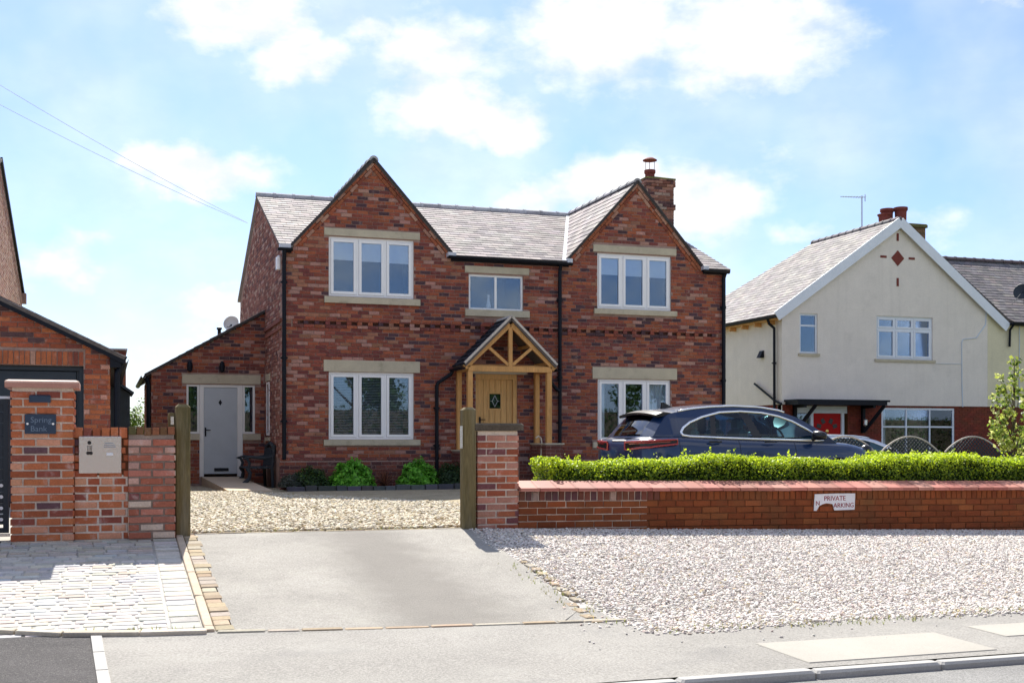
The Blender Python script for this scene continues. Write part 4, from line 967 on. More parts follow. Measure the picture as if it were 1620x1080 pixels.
def small_front_things():
    # walking stick propped in the porch
    b = MB(); b.tube([(5.30,-.80,.52),(5.40,-.72,1.0),(5.43,-.70,1.45),(5.41,-.70,1.56),(5.35,-.70,1.60),(5.29,-.70,1.56)], .018, 8)
    b.build('walking_stick', surf('pale_wood', (.62,.55,.44), .6, .3, .1, 8, 0, 1, 0), label='pale walking stick leaning against the right post of the oak porch', cat='walking stick')
    # satellite dish and flue on the lean-to roof
    e = empty('satellite_dish', (-.72,3.05,3.98), 0, 'grey white satellite dish on the lean-to roof at the left of the brick house', 'satellite dish')
    b = MB(Matrix.Translation((-.72,3.05,4.17)) @ Matrix.Rotation(R(-25),4,'Z') @ Matrix.Rotation(R(72),4,'X'))
    b.lathe([(.005,-.055),(.09,-.045),(.15,-.015),(.175,.015),(.18,.015),(.15,-.022),(.09,-.052),(.006,-.062)], n=22); b.build('dish', M['upvc_cream'], e, smooth=True)
    b = MB(); b.tube([(-.72,3.1,4.15),(-.66,3.1,3.93)], .02, 6); b.tube([(-.74,3.0,4.1),(-.83,2.75,4.06)], .012, 6); b.build('arm', M['black_metal'], e)
    b = MB(); b.lathe([(.04,3.8),(.04,4.02),(.06,4.03),(.06,4.07),(.02,4.08)], (-.98,3.1,0), 12); b.build('roof_vent', M['black_metal'], label='small black pipe vent on the lean-to roof beside the satellite dish', cat='vent')
    # sloping slab path to the grey door
    b = MB(); b.add([(-1.40,2.70,.695),(-.56,2.70,.695),(-.34,-1.14,.535),(-1.18,-1.14,.535),(-1.40,2.70,.40),(-.56,2.70,.40),(-.34,-1.14,.40),(-1.18,-1.14,.40)], [(0,3,2,1),(4,5,6,7),(0,1,5,4),(1,2,6,5),(2,3,7,6),(3,0,4,7)]); b.build('path', M['mat_slab'], kind='structure', recalc=True)
    # planting bed with stone edging
    bed = sheet('planting_bed', [(-.02,-1.0),(3.6,-1.0),(3.6,-.04),(-.02,-.04)], .3, .05, 'soil')
    x = -.06
    while x < 3.7:
        w = random.uniform(.22,.4); paver(x+.01, x+w-.01, -1.10, -.98, random.uniform(.08,.12), jit((.10,.10,.11),.3), M['sandstone'], bed, 'edging_stone', rz=random.uniform(-.06,.06)); x += w
small_front_things()
b = MB(); b.lathe([(.05,4.39),(.055,4.46),(.035,4.55),(.022,4.62),(.030,4.70)], (4.52,.22,0), 14); b.box(4.2, 5.0, .14, .30, 4.36, 4.389)
b.build('window_vase', M['upvc'], label='white vase standing inside the small window above the porch', cat='vase')
def bench():
    e = empty('garden_bench', (-.42,1.55,.5), 0, 'dark slate blue wooden garden bench against the house wall beside the grey door', 'bench')
    y0, y1 = .9, 2.3; bz = .5
    for y in (y0, y1-.07):
        b = MB()
        b.tube([(-.06,y,bz),(-.08,y,bz+.42),(-.03,y,bz+.92)], .035, 8); b.build('rear_leg', M['bench_wood'], e)
        b = MB(); b.tube([(-.70,y,bz),(-.66,y,bz+.10),(-.56,y,bz+.20),(-.54,y,bz+.32),(-.60,y,bz+.42)], [.045,.05,.04,.04,.045], 8); b.build('front_leg', M['bench_wood'], e)
        b = MB(); b.tube([(-.58,y,bz+.42),(-.55,y,bz+.52),(-.60,y,bz+.62),(-.68,y,bz+.63),(-.52,y,bz+.66),(-.25,y,bz+.63),(-.05,y,bz+.66)], .032, 8); b.build('armrest', M['bench_wood'], e)
    for i in range(5):
        x = -.62+i*.115; b = MB(); b.cbox(x, x+.10, y0-.02, y1, bz+.41, bz+.44, .006); b.build('seat_slat', M['bench_wood'], e)
    for i in range(11):
        y = y0+.04+i*.12; b = MB(); b.bar((-.09,y,bz+.46), (-.04,y,bz+.86), .07, .02, side=(1,0,0)); b.build('back_slat', M['bench_wood'], e)
    b = MB(); b.tube([(-.035,y0,bz+.86),(-.03,(y0+y1)/2,bz+.95),(-.035,y1-.07,bz+.86)], .04, 8); b.build('top_rail', M['bench_wood'], e)
bench()

# ------------------------------------------------------------------ brick piers, walls and posts at the gate
def box_bricks(parent, x0, x1, y0, y1, z0, z1, pal_name, pal, mat, sides='flr', holes=(), bond='stretcher', n_obj=300, stuff='brickwork', bh=.058, j=.017):
    """bricks round an upright box: f front, l left, r right"""
    n = 0
    for sd_ in sides:
        if sd_ == 'f': Fm, L_ = frame((x0,y0,0),0), x1-x0
        elif sd_ == 'l': Fm, L_ = frame((x0,y1,0),R(-90)), y1-y0
        elif sd_ == 'r': Fm, L_ = frame((x1,y0,0),R(90)), y1-y0
        else: Fm, L_ = frame((x1,y1,0),R(180)), x1-x0
        lst = brick_layout(lambda a: z1+.02, 0, L_, z0, z1, list(holes) if sd_ == 'f' else [], bond=bond, bh=bh, j=j, bl=.225-j)
        lst = [t for t in lst if t[3] <= z1+.005]
        k = max(0, min(len(lst), n_obj-n)); n += k
        lay(lst, Fm, pal_name, pal, mat, parent, k, stuff_name=stuff)
def gate_piers():
    Y = -12.55
    # tall left pier
    p = empty('gate_pier', (-3.985,Y+.28,.55), 0, 'tall brick gate pier with pink coping and two dark plaques, at the left', 'gate pier')
    b = MB(); b.box(-4.253, -3.718, Y+.010, Y+.53, .2, 2.0); b.build('core', M['mortar_pale'], p)
    box_bricks(p, -4.263, -3.708, Y, Y+.54, .555, 1.985, 'pier', PAL_PIER, M['pier_brick'])
    b = MB(); b.box(-4.315, -3.66, Y-.05, Y+.59, 2.0, 2.045, (.42,.20,.15)); b.prismz([(-4.315,Y-.05),(-3.66,Y-.05),(-3.66,Y+.59),(-4.315,Y+.59)], 2.045, 2.06, (.56,.36,.29), top=(.03,2.075)); b.build('coping', M['coping_tile'], p)
    # plaques fixed to it
    q = MB(); q.cbox(-4.142, -3.868, Y-.022, Y-.004, 1.566, 1.751, .004); pq = q.build('name_plaque', M['plaque_slate'], label='dark blue slate plaque reading Spring Bank on the tall left pier', cat='plaque')
    put_text('Spring', .075, Matrix.Translation((-4.0,Y-.0235,1.695)), M['letters_pale'], pq)
    put_text('Bank', .075, Matrix.Translation((-4.02,Y-.0235,1.612)), M['letters_pale'], pq)
    for x in (-4.118, -3.893):
        b = MB(); b.lathe([(.011,-.004),(.009,.0)], (x,Y-.0225,1.66), 10, axis='y'); b.build('screw', M['chrome'], pq)
    q = MB(); q.cbox(-4.105, -3.913, Y-.03, Y-.004, 1.862, 1.932, .01); q.build('small_plate', M['plaque_slate'], label='small blank dark plate above the name plaque on the tall left pier', cat='plate')
    # middle wall with the intercom
    w = empty('brick_wall', (-3.47,Y+.2,.55), 0, 'low brick wall holding the steel intercom panel, between the two left piers', 'wall')
    b = MB(); b.box(-3.708, -3.215, Y+.052, Y+.25, .2, 1.60); b.build('core', M['mortar_dirty'], w)
    b = MB(); b.box(-3.70, -3.22, Y+.046, Y+.053, .3, 1.17); b.build('pointing', M['mortar_pale'], w)
    box_bricks(w, -3.708, -3.215, Y+.042, Y+.25, .555, 1.515, 'pier', PAL_PIER, M['pier_brick'], 'f', bond='english')
    for i in range(6):
        x = -3.706+i*.0815; me = brick_mesh('pier', PAL_PIER, M['pier_brick'], 'coping_brick', dims=(.072,.2,.10))
        mesh_obj('coping_brick', me, w, Matrix.Translation((x+.038,Y+.035+random.uniform(-.004,.004),1.575+random.uniform(-.006,.006))))
    ic = empty('intercom_panel', (-3.47,Y,1.2), 0, 'brushed steel intercom panel set into the low brick wall', 'intercom')
    b = MB(); b.cbox(-3.665, -3.279, Y+.004, Y+.04, 1.19, 1.542, .004); b.build('plate', M['satin'], ic)
    b = MB(); b.lathe([(.018,-.004),(.015,.0)], (-3.570,Y+.003,1.482), 16, axis='y'); b.build('camera_lens', M['trim'], ic)
    for i in range(4): b = MB(); b.box(-3.588+i*.012, -3.583+i*.012, Y+.001, Y+.006, 1.405, 1.455); b.build('speaker_slot', M['trim'], ic)
    for x in (-3.582, -3.556): b = MB(); b.lathe([(.017,-.006),(.015,.0)], (x,Y+.003,1.383), 14, axis='y'); b.build('call_button', M['trim'], ic)
    b = MB(); b.cbox(-3.415, -3.355, Y-.001, Y+.006, 1.36, 1.385, .003); b.build('name_card', M['sign_white'], ic)
    for i in range(3): b = MB(); b.box(-3.44+i*.004, -3.33-i*.01, Y+.002, Y+.0045, 1.44+i*.018, 1.446+i*.018); b.build('engraved_line', M['letters_pale'], ic)
    # second, lower pier
    p2 = empty('gate_pier', (-2.995,Y+.22,.55), 0, 'lower brick gate pier of faded pink brick beside the green wooden post', 'gate pier')
    b = MB(); b.box(-3.208, -2.79, Y+.008, Y+.43, .2, 1.56); b.build('core', surf('mortar_grey', (.26,.20,.165), .95, .1, .2, 6, .2, 80, .5, 100), p2)
    box_bricks(p2, -3.213, -2.782, Y, Y+.44, .555, 1.545, 'pink', PAL_PINK, M['pier_brick'], 'fr', n_obj=120)
    for i in range(6):
        x = -3.213+i*.0725; mesh_obj('coping_brick', brick_mesh('mossy', [((.17,.085,.04),.5),((.28,.10,.05),.3),((.12,.10,.04),.2)], M['pier_brick'], 'coping_brick', dims=(.064,.2,.075)), p2, Matrix.Translation((x+.034,Y-.004+random.uniform(-.006,.006),1.595+random.uniform(-.006,.006))))
    # green old gate posts
    def post(x0, x1, y0, y1, z0, z1, cat_label, loc, moss=True):
        b = MB(); cx, cy = (x0+x1)/2, (y0+y1)/2
        b.prismz([(x0+.012,y0),(x1-.012,y0),(x1,y0+.012),(x1,y1-.012),(x1-.012,y1),(x0+.012,y1),(x0,y1-.012),(x0,y0+.012)], z0, z1-.03, (1,1,1), top=(.03,z1))
        e = empty('gate_post', (cx,cy,z0+.3), 0, cat_label, 'gate post'); b.build('shaft', M['old_wood'], e)
        return e
    e = post(-2.77, -2.625, -12.42, -12.28, .3, 1.865, 'square green weathered wooden gate post at the left of the drive', None)
    b = MB(); b.lathe([(.04,.5),(.04,1.76),(.03,1.78)], (-2.80,-12.36,0), 10); b.build('side_batten', M['old_wood'], e)
    b = MB(); b.box(-2.815, -2.785, -12.42, -12.39, 1.66, 1.74); b.build('latch_plate', M['satin'], e)
    e = post(.218, .362, -12.36, -12.215, .3, 1.862, 'tall weathered wooden gate post at the right of the drive, against the brick pier', None)
    b = MB(); b.box(.200, .222, -12.33, -12.27, 1.50, 1.62); b.lathe([(.015,1.42),(.015,1.66)], (.197,-12.345,0), 8); b.build('hinge', M['satin'], e)
    # right pier
    Y2 = -12.32
    p3 = empty('gate_pier', (.62,Y2+.2,.5), 0, 'brick gate pier with a thin dark stone cap at the right of the drive', 'gate pier')
    b = MB(); b.box(.392, .847, Y2+.008, Y2+.44, .2, 1.605); b.build('core', M['mortar_pale'], p3)
    box_bricks(p3, .384, .855, Y2, Y2+.45, .525, 1.60, 'pier3', [((.36,.115,.058),.35),((.40,.19,.135),.3),((.28,.075,.038),.25),((.17,.06,.06),.1)], M['pier_brick'])
    b = MB(); b.cbox(.335, .907, Y2-.05, Y2+.50, 1.612, 1.692, .02); b.build('cap_stone', surf('dark_cap', (.085,.068,.050), .9, .2, .3, 8, .3, 60, .5, 60, patch=[((.30,.27,.22), 12, .6, .75, .6)]), p3)
    # long low wall with red coping, falling gently to the right
    Tw = Matrix.Translation((.855,-12.31,.0)) @ Matrix.Rotation(R(.62),4,'Y')
    wl = empty('boundary_wall', (.855,-12.31,.3), 0, 'long low red brick wall with sloping clay coping in front of the hedge', 'wall')
    Lw = 11.8; zt = .955
    b = MB(Tw); b.box(0, 1.55, .009, .20, -.1, zt); b.build('core', M['mortar_pale'], wl)
    b = MB(Tw); b.box(1.55, Lw, .006, .20, -.1, zt); b.build('core', M['mortar_dirty'], wl)
    lst = brick_layout(lambda a: 2, 0, Lw, .244, .80, [])
    lst = [t for t in lst if t[3] < .845]
    lay(lst, Tw, 'wall', PAL_WALL, M['wall_brick'], wl, 240, key=lambda t: t[0])
    for i in range(88):
        x = i*.0775+.004; pal = [((.16,.05,.035),.5),((.34,.24,.20),.25),((.10,.04,.045),.25)] if x < 1.7 else PAL_WALL
        mesh_obj('soldier_brick', brick_mesh('sold1' if x < 1.7 else 'sold2', pal, M['wall_brick'], 'soldier_brick', dims=(.066,.05,.098)), wl, Tw @ Matrix.Translation((x+.034,random.uniform(-.003,.003),zt-.062)))
    lst2 = [(a, b_, z, z2) for a, b_, z, z2 in [(88*.0775+k*.225, 88*.0775+k*.225+.215, zt-.095, zt-.03) for k in range(21)]]
    lay(lst2, Tw, 'wall', PAL_WALL, M['wall_brick'], wl, stuff_name='wall_brickwork')
    cop = []
    for _ in range(10):
        c = pick([((.40,.155,.115),.5),((.35,.12,.09),.3),((.44,.20,.155),.2)]); b = MB(); w = .224; s_ = .02
        pr = [(-.065,-.008),(-.065,.028),(.16,.10),(.275,.10),(.275,-.008)]
        n = len(pr); b.add([(.002+random.uniform(0,.002),y,z) for y, z in pr]+[(w-.002,y,z) for y, z in pr], [tuple(range(n)), tuple(range(2*n-1,n-1,-1))]+[(i,n+i,n+(i+1)%n,(i+1)%n) for i in range(n)], c)
        b.add([(w-.03,-.068,.03),(w+.004,-.068,.03),(w+.004,.162,.106),(w-.03,.162,.106),(w-.03,-.068,.022),(w+.004,-.068,.022)], [(0,1,2,3),(4,5,1,0)], tuple(x*.85 for x in c))
        cop.append(b.mesh('coping_tile', M['coping_tile']))
    for i in range(int(Lw/.226)):
        mesh_obj('coping_tile', random.choice(cop), wl, Tw @ Matrix.Translation((i*.226,random.uniform(-.004,.004),zt)) @ Matrix.Rotation(random.uniform(-.012,.012),4,'Y'))
    # broken sign
    Ts = Matrix.Translation((4.597,-12.33,.664))
    b = MB(Ts); out = [(0,0),(.035,0),(.05,.02),(.07,.055),(.115,.075),(.17,.088),(.21,.084),(.262,.075),(.275,.03),(.285,0),(.57,.004),(.578,.20),(.30,.203),(.012,.198)]
    # triangulated as two convex-ish pieces by the mesh itself
    n = len(out); b.add([(x,0,z) for x, z in out]+[(x,.008,z) for x, z in out], [tuple(range(n)), tuple(range(2*n-1,n-1,-1))]+[(i,n+i,n+(i+1)%n,(i+1)%n) for i in range(n)])
    sg = b.build('private_sign', M['sign_white'], label='broken white sign reading PRIVATE NO PARKING on the low brick wall', cat='sign')
    put_text('PRIVATE', .082, Ts @ Matrix.Translation((.29,-.0015,.142)), M['letters_red'], sg)
    put_text('N', .078, Ts @ Matrix.Translation((.052,-.0015,.086)), M['letters_red'], sg)
    put_text('ARKING', .078, Ts @ Matrix.Translation((.415,-.0015,.058)), M['letters_red'], sg)
gate_piers()
def sliding_gate():
    g = empty('metal_gate', (-5.4,-12.3,.55), 0, 'dark anthracite slatted metal gate beside the tall left pier', 'gate')
    x0, x1, y = -7.4, -4.30, -12.30
    b = MB(); ring(b, x0, x1, .62, 1.90, .05, y, y+.05); b.build('frame', M['anthracite'], g)
    for i in range(11):
        z = .70+i*.108; b = MB(); b.cbox(x0+.05, x1-.05, y+.012, y+.04, z, z+.095, .004); b.build('slat', M['anthracite'], g)
        if i < 4: b = MB(); b.lathe([(.017,-.01),(.012,0)], (x1-.065,y-.0,z+.05), 10, axis='y'); b.build('light_spot', M['upvc'], g)  # pale discs stand in for light coming through the slat ends
    b = MB(); b.box(x0, x1+.01, y-.005, y+.055, 1.902, 1.925); b.build('top_rail', M['white_paint'], g)  # glare on the dark gate's top edge, put into a white colour
    b = MB(); b.box(x0, x1+.01, y+.0, y+.05, .585, .612); b.build('bottom_rail', M['satin'], g)
sliding_gate()

# ------------------------------------------------------------------ neighbours on the left
def garage():
    Y = -5.75; X1 = -3.36; g = empty('brick_garage', (-6.5,Y,.55), 0, 'brick garage with a dark door and shallow gable behind the left gate piers', 'garage')
    pk = -7.0; tl = lambda a: 2.80+.479*(X1-a) if a > pk else 2.80+.479*(X1-pk)-.479*(pk-a)
    Fg = frame((0,Y,0),0); DX = -3.735; hole = (-9.6, DX, .4, 2.615)
    solid_wall(Fg, M['mortar_house'], g, [(-10.6,tl(-10.6)-.04),(pk,tl(pk)-.04),(X1-.01,tl(X1)-.04)], [hole], .009, .25, .2, 'front_wall')
    lay(brick_layout(lambda a: tl(a), -10.6, X1, .55, 4.7, [hole, (-9.7,DX+.02,2.6,2.84)], bond='loose'), Fg, 'garage', PAL_GARAGE, M['house_brick'], g, 300, key=lambda t: (t[1]-t[0] < .2, abs(t[0]+3.9)))
    x = DX-.072
    i = 0
    while x > -6.2:
        mesh_obj('soldier_brick', brick_mesh('garage', PAL_GARAGE, M['house_brick'], 'soldier_brick', dims=(.064,.05,.2)), g, Matrix.Translation((x+.036,Y-.001,2.725))); x -= .0745
    lay(brick_layout(lambda a: 2.78, 0, 7.0, .55, 2.8, [], bond='loose'), frame((X1,Y,0),R(90)), 'garage', PAL_GARAGE, M['house_brick'], g, stuff_name='side_brickwork')
    b = MB(); b.box(X1-.25, X1-.009, Y+.25, Y+7, .2, 2.78); b.build('side_wall', M['mortar_house'], g)
    b = MB(); b.box(-9.6, DX-.06, Y+.16, Y+.2, .55, 2.55); d = b.build('garage_door', M['anthracite'], g)
    for k in range(4): b = MB(); b.cbox(-9.55, DX-.10, Y+.135, Y+.165, .6+k*.49, .6+k*.49+.47, .01); b.build('door_panel', M['anthracite'], d)
    b = MB(); b.box(DX-.06, DX, Y+.10, Y+.2, .55, 2.61); b.box(-9.6, DX-.06, Y+.10, Y+.2, 2.55, 2.61); b.build('door_frame', M['anthracite'], g)
    for sx, xe in ((1, X1+.22), (-1, 2*pk-X1-.22)):
        e = (xe, 2.80+.479*(X1-X1-.22)+.0); a_ = (pk, tl(pk))
        pts = [(xe,Y-.12,e[1]+.06),(xe,Y+7.2,e[1]+.06),(pk,Y+7.2,tl(pk)+.06),(pk,Y-.12,tl(pk)+.06)]
        if sx < 0: pts = [pts[1], pts[0], pts[3], pts[2]]
        slates(pts, 'neigh', PAL_SLATE_N, g, n_obj=0)
        b = MB(); b.bar((xe,Y-.10,e[1]+.01), (pk,Y-.10,tl(pk)+.02), .12, .03); b.build('barge_board', M['black_metal'], g)
    gutter(g, (X1+.20,Y-.1,2.72), (X1+.20,Y+7,2.70), .065)
    b = MB(); b.box(X1, X1+.16, Y-.09, Y+7, 2.60, 2.76); b.build('eaves_box', M['black_metal'], g)
    pipe(g, [(X1+.18,Y+.02,2.66),(X1+.10,Y+.02,2.5),(X1+.10,Y+.02,.6)], .05)
    pipe(g, [(X1+.10,Y+.35,2.6),(X1+.09,Y+.35,.6)], .04)
    # rear outbuilding and a dark fence beyond it
    r = empty('outbuilding', (-3.6,4,.5), 0, 'narrow brick outbuilding seen behind the garage corner', 'outbuilding')
    b = MB(); b.box(-5.2, -3.0, 3.0, 7.0, .2, 3.50); o = b.build('wall', M['mortar_house'], r)
    lay(brick_layout(lambda a: 3.50, 0, 2.2, .55, 3.50, [], bond='loose'), frame((-5.2,2.992,0),0), 'garage', PAL_GARAGE, M['house_brick'], r)
    b = MB(); b.box(-5.3, -2.97, 2.9, 7.1, 3.50, 3.53); b.build('flat_roof', M['lead'], r)
    f = empty('timber_shed', (-3.2,1.6,.5), 0, 'dark timber shed with a sloping roof in the gap beside the lean-to', 'shed')
    for i in range(7):
        x = -3.42+i*.0675; b = MB(); b.prismy([(x,.45),(x+.064,.45),(x+.064,2.46+.70*(-2.95-x-.064)),(x,2.46+.70*(-2.95-x))], 1.0, 1.03); b.build('board', M['bench_wood'], f)
    b = MB(); b.prismy([(-3.42,.45),(-2.96,.45),(-2.96,2.45),(-3.42,2.77)], 1.035, 2.4); b.build('body', M['bench_wood'], f)
    b = MB(); b.bar((-3.45,1.7,2.86), (-2.88,1.7,2.47), .05, 1.6); b.build('roof', M['anthracite'], f)
garage()
def far_house():
    h = empty('far_brick_house', (-9.6,6,.5), 0, 'tall pale brick house end behind the garage at the far left edge', 'house')
    xs = -5.62; y0, yr, y1 = -3.2, 3.7, 11.0; ze, zr = 5.62, 7.68
    Fs = frame((xs,y0,0),R(90)); b = MB()
    solid_wall(Fs, M['mortar_house'], h, [(0,ze),(yr-y0,zr-.05),(y1-y0,ze-.05)], [], .008, .28, .2, 'gable_wall')
    lay(brick_layout(lambda a: lerp_t(a, [(0,ze-.1),(yr-y0,zr-.1),(y1-y0,ze-.1)]), 0, y1-y0, 3.0, 7.7, [], bond='loose'), Fs, 'far', [((.37,.20,.13),.4),((.30,.14,.095),.3),((.42,.26,.19),.3)], M['house_brick'], h)
    b = MB(); b.box(-13.0, xs-.28, y0+.0, y0+.25, .2, ze); b.box(-13.0, xs-.28, y1-.25, y1, .2, ze); b.box(-13.0,-12.7,y0+.25,y1-.25,.2,ze); b.build('wall', M['mortar_house'], h)
    for ye, sg in ((y0-.15,1),(y1+.25,-1)):
        pts = [(-13.0,ye,ze-.0),(xs+.05,ye,ze-.0),(xs+.05,yr,zr),(-13.0,yr,zr)]
        if sg < 0: pts = [pts[1], pts[0], pts[3], pts[2]]
        slates(pts, 'neigh', PAL_SLATE_N, h, n_obj=0)
    b = MB(); b.bar((xs+.03,y1+.25,ze-.02), (xs+.03,yr,zr), .09, .05, side=(1,0,0)); b.build('verge', M['black_metal'], h)
    b = MB(); b.box(xs-.05, xs+.10, y1+.0, y1+.28, ze-.3, ze-.02); b.build('kneeler', M['mortar_house'], h)
far_house()

# ------------------------------------------------------------------ rendered house on the right
def render_house():
    X0, X1, Y, XP = 16.23, 24.62, 7.24, 20.46; GZ = .38; zb = 2.62; ze = 5.50; zp = 8.56
    h = empty('rendered_house', (20,Y,GZ), 0, 'cream rendered house with white barge boards, brick base and red door', 'house')
    Fn = frame((0,Y,0),0); pr = [(X0,ze),(XP,zp-.1),(X1,ze-.02)]
    hs = [(16.86,17.50,4.20,5.44),(19.66,21.80,4.09,5.46),(19.88,22.68,.95,2.56),(16.72,18.62,GZ,2.58)]
    solid_wall(Fn, M['stucco'], h, pr, [t for t in hs if t[3] > zb]+[(X0+.01,X1,0,zb)], .0, .25, .2, 'rendered_wall')
    solid_wall(Fn, M['mortar_dirty'], h, [(X0,zb-.004),(X1+3.5,zb-.004)], [t for t in hs if t[3] < zb], .05, .24, .2, 'brick_base')
    lay(brick_layout(lambda a: zb+.02, X0, X1+3.4, GZ, zb, [t for t in hs if t[3] < zb], bond='stretcher'), frame((0,Y+.04,0),0), 'neigh', PAL_NEIGH, M['wall_brick'], h, 300, key=lambda t: (t[1]-t[0] < .2, abs(t[0]-20.5)))
    Fs = frame((X0,Y+7.5,0),R(-90))
    solid_wall(Fs, M['stucco'], h, [(0,ze-.06),(7.247,ze-.06)], [(0,7.246,0,zb)], .0, .25, .2, 'rendered_side_wall')
    b = MB(Fs); b.box(0, 7.20, .053, .24, .2, zb-.004); b.build('brick_base', M['mortar_dirty'], h)
    lay(brick_layout(lambda a: zb+.02, 0, 7.45, GZ, zb, [], bond='stretcher'), frame((X0+.04,Y+7.5,0),R(-90)), 'neigh', PAL_NEIGH, M['wall_brick'], h, stuff_name='side_brickwork')
    # right-hand half in yellower render
    b = MB(Fn); b.box(X1-.66, X1-.002, -.004, -.001, zb, 4.9); b.prismy([(X1-.66,4.9),(X1-.002,4.9),(X1-.002,5.38),(X1-.66,5.85)], -.004, -.001); b.build('yellow_render_return', M['stucco_yellow'], h)
    yh = empty('yellow_house', (27,Y,GZ), 0, 'pale yellow rendered house with grey slate roof joined to the cream house', 'house')
    b = MB(Fn); b.box(X1, X1+5, .0, .25, zb, 5.5); b.build('rendered_wall', M['stucco_yellow'], yh)
    b = MB(Fn); b.box(X1+3.5, X1+5, .05, .25, .2, zb-.004); b.build('brick_base', M['mortar_dirty'], yh)
    window(yh, Fn, X1+1.0, X1+2.6, .95, 2.5, lights=2, y=-.02, rows=[.62], room=False)
    slates([(X1+.22,Y-.25,5.40),(X1+8,Y-.25,5.40),(X1+8,Y+3.5,8.02),(X1-2.5,Y+3.5,8.02)], 'neighdark', [((.17,.155,.16),.5),((.21,.185,.18),.3),((.13,.12,.125),.2)], yh, n_obj=60, key=lambda p: (p.x-25.5)**2+(p.z-6.6)**2)
    ridge_run((X1-2.4,Y+3.5,8.06), (X1+8,Y+3.5,8.06), yh, [((.12,.09,.09),1)], M['slate'], .12, .42)
    gutter(yh, (X1+.1,Y-.28,5.38), (X1+7,Y-.28,5.36)); b = MB(); b.box(X1+.1, X1+5, Y-.22, Y-.0, 5.30, 5.36); b.build('soffit', M['black_metal'], yh)
    pipe(yh, [(X1+.18,Y-.28,5.34),(X1+.16,Y-.10,5.15),(X1+.16,Y-.08,4.6)], .04)
    b = MB(); b.tube([(X1+.62,Y-.02,5.3),(X1+.62,Y-.02,3.4),(X1+.60,Y-.02,2.6)], .014, 6); b.build('cable', M['cable'], yh)
    # roof: two slopes over the front gable, hipped at the back
    rd = 12.0-Y
    key = lambda p: (p.x-18.6)**2+(p.y-9)**2
    slates([(X0-.28,Y+8.0,5.36),(X0-.28,Y-.12,5.36),(XP,Y-.12,zp),(XP,Y+rd,zp)], 'neigh', PAL_SLATE_N, h, n_obj=200, key=key)
    slates([(X1+.28,Y-.12,5.34),(X1+.28,Y+8.0,5.34),(XP,Y+rd,zp),(XP,Y-.12,zp)], 'neigh', PAL_SLATE_N, h, n_obj=0)
    slates([(X1+.28,Y+8.0,5.34),(X0-.28,Y+8.0,5.34),(XP,Y+rd,zp)], 'neigh', PAL_SLATE_N, h, n_obj=0)
    ridge_run((XP,Y-.1,zp+.02), (XP,Y+rd,zp+.02), h, PAL_SLATE_N, M['slate'], .11, .42)
    for (fx, fz) in ((X0-.27,5.30),(X1+.05,5.22)):
        b = MB(); b.bar((fx,Y-.14,fz), (XP+(.02 if fx < XP else -.0),Y-.14+(.0 if fx < XP else -.003),zp-.11), .30, .03); b.build('barge_board', M['white_paint'], h)
    for sx in (-1, 1): b = MB(); b.bar((XP+sx*4.35,Y-.055,5.42), (XP,Y-.055,zp+.0), .04, .14, (.1,.09,.09)); b.build('verge_edge', M['slate'], h)
    gutter(h, (X0-.30,Y-.1,5.31), (X0-.30,Y+7.8,5.31)); b = MB(); b.box(X0-.26, X0, Y+.05, Y+7.5, 5.22, 5.27, (.2,.16,.1)); b.build('soffit', M['oak'], h)
    for k in range(8): b = MB(); b.box(X0-.24, X0, Y+.4+k*.8, Y+.48+k*.8, 5.10, 5.215); b.build('rafter_foot', M['oak'], h)
    pipe(h, [(X0-.30,Y+.35,5.28),(X0-.24,Y+.35,5.12),(X0-.09,Y+.30,4.98),(X0-.08,Y+.30,.5)], .045, brackets=[(X0-.08,Y+.30,3.9)])
    pipe(h, [(X0-.08,Y+1.5,3.32),(X0-.08,Y+.3,2.75),(X0-.05,Y-.06,2.62)], .035)
    b = MB(); b.prismy([(X0-.16,4.12),(X0,4.12),(X0,4.34),(X0-.05,4.34)], Y+1.05, Y+1.25); b.build('vent_cowl', M['black_metal'], h)
    # decoration: tile diamond and four bars
    b = MB(Fn); b.prismy([(20.45,7.06),(20.69,7.31),(20.45,7.56),(20.21,7.31)], -.02, .02); b.build('tile_diamond', M['terracotta'], h)
    for x0, x1, z0, z1 in ((20.41,20.49,7.86,8.10),(20.41,20.49,6.42,6.68),(19.80,20.03,7.30,7.37),(20.87,21.10,7.29,7.36)):
        b = MB(Fn); b.box(x0, x1, -.015, .02, z0, z1); b.build('tile_bar', M['terracotta'], h)
    b = MB(Fn); b.box(X0+.05, X1-.8, -.006, .0, 5.62, 5.635); b.build('render_joint', M['stucco'], h)
    b = MB(Fn); b.tube([(23.9,-.012,5.75),(23.87,-.012,5.3),(23.5,-.012,4.86),(22.98,-.012,4.80),(22.92,-.012,4.7),(22.93,-.012,3.4),(22.96,-.012,2.6)], .018, 6); b.tube([(22.92,-.012,4.0),(21.9,-.012,3.99)], .01, 5); b.build('cable', M['cable'], h)
    # windows, door, canopy
    window(h, Fn, *hs[0], lights=1, y=.05, rows=[.70], fmat='white_paint', fw=.06, sash=False, sill=(16.80,17.56,4.12,4.20))
    window(h, Fn, *hs[1], lights=3, y=.05, rows=[.70], fmat='white_paint', fw=.06, sill=(19.58,21.88,4.01,4.09))
    window(h, Fn, *hs[2], lights=3, y=.06, rows=[.62], fmat='white_paint', fw=.07, sash=False, blind='curtain')
    b = MB(Fn); b.box(17.30, 17.40, .08, .2, GZ, 2.36); b.box(18.42, 18.52, .08, .2, GZ, 2.36); b.box(16.72, 18.62, .07, .2, 2.36, 2.58); dfm = b.build('door_frame', M['white_paint'], h)
    b = MB(Fn); b.cbox(17.402, 18.418, .12, .17, GZ, 2.357, .01); dr = b.build('red_door', M['red_paint'], h)
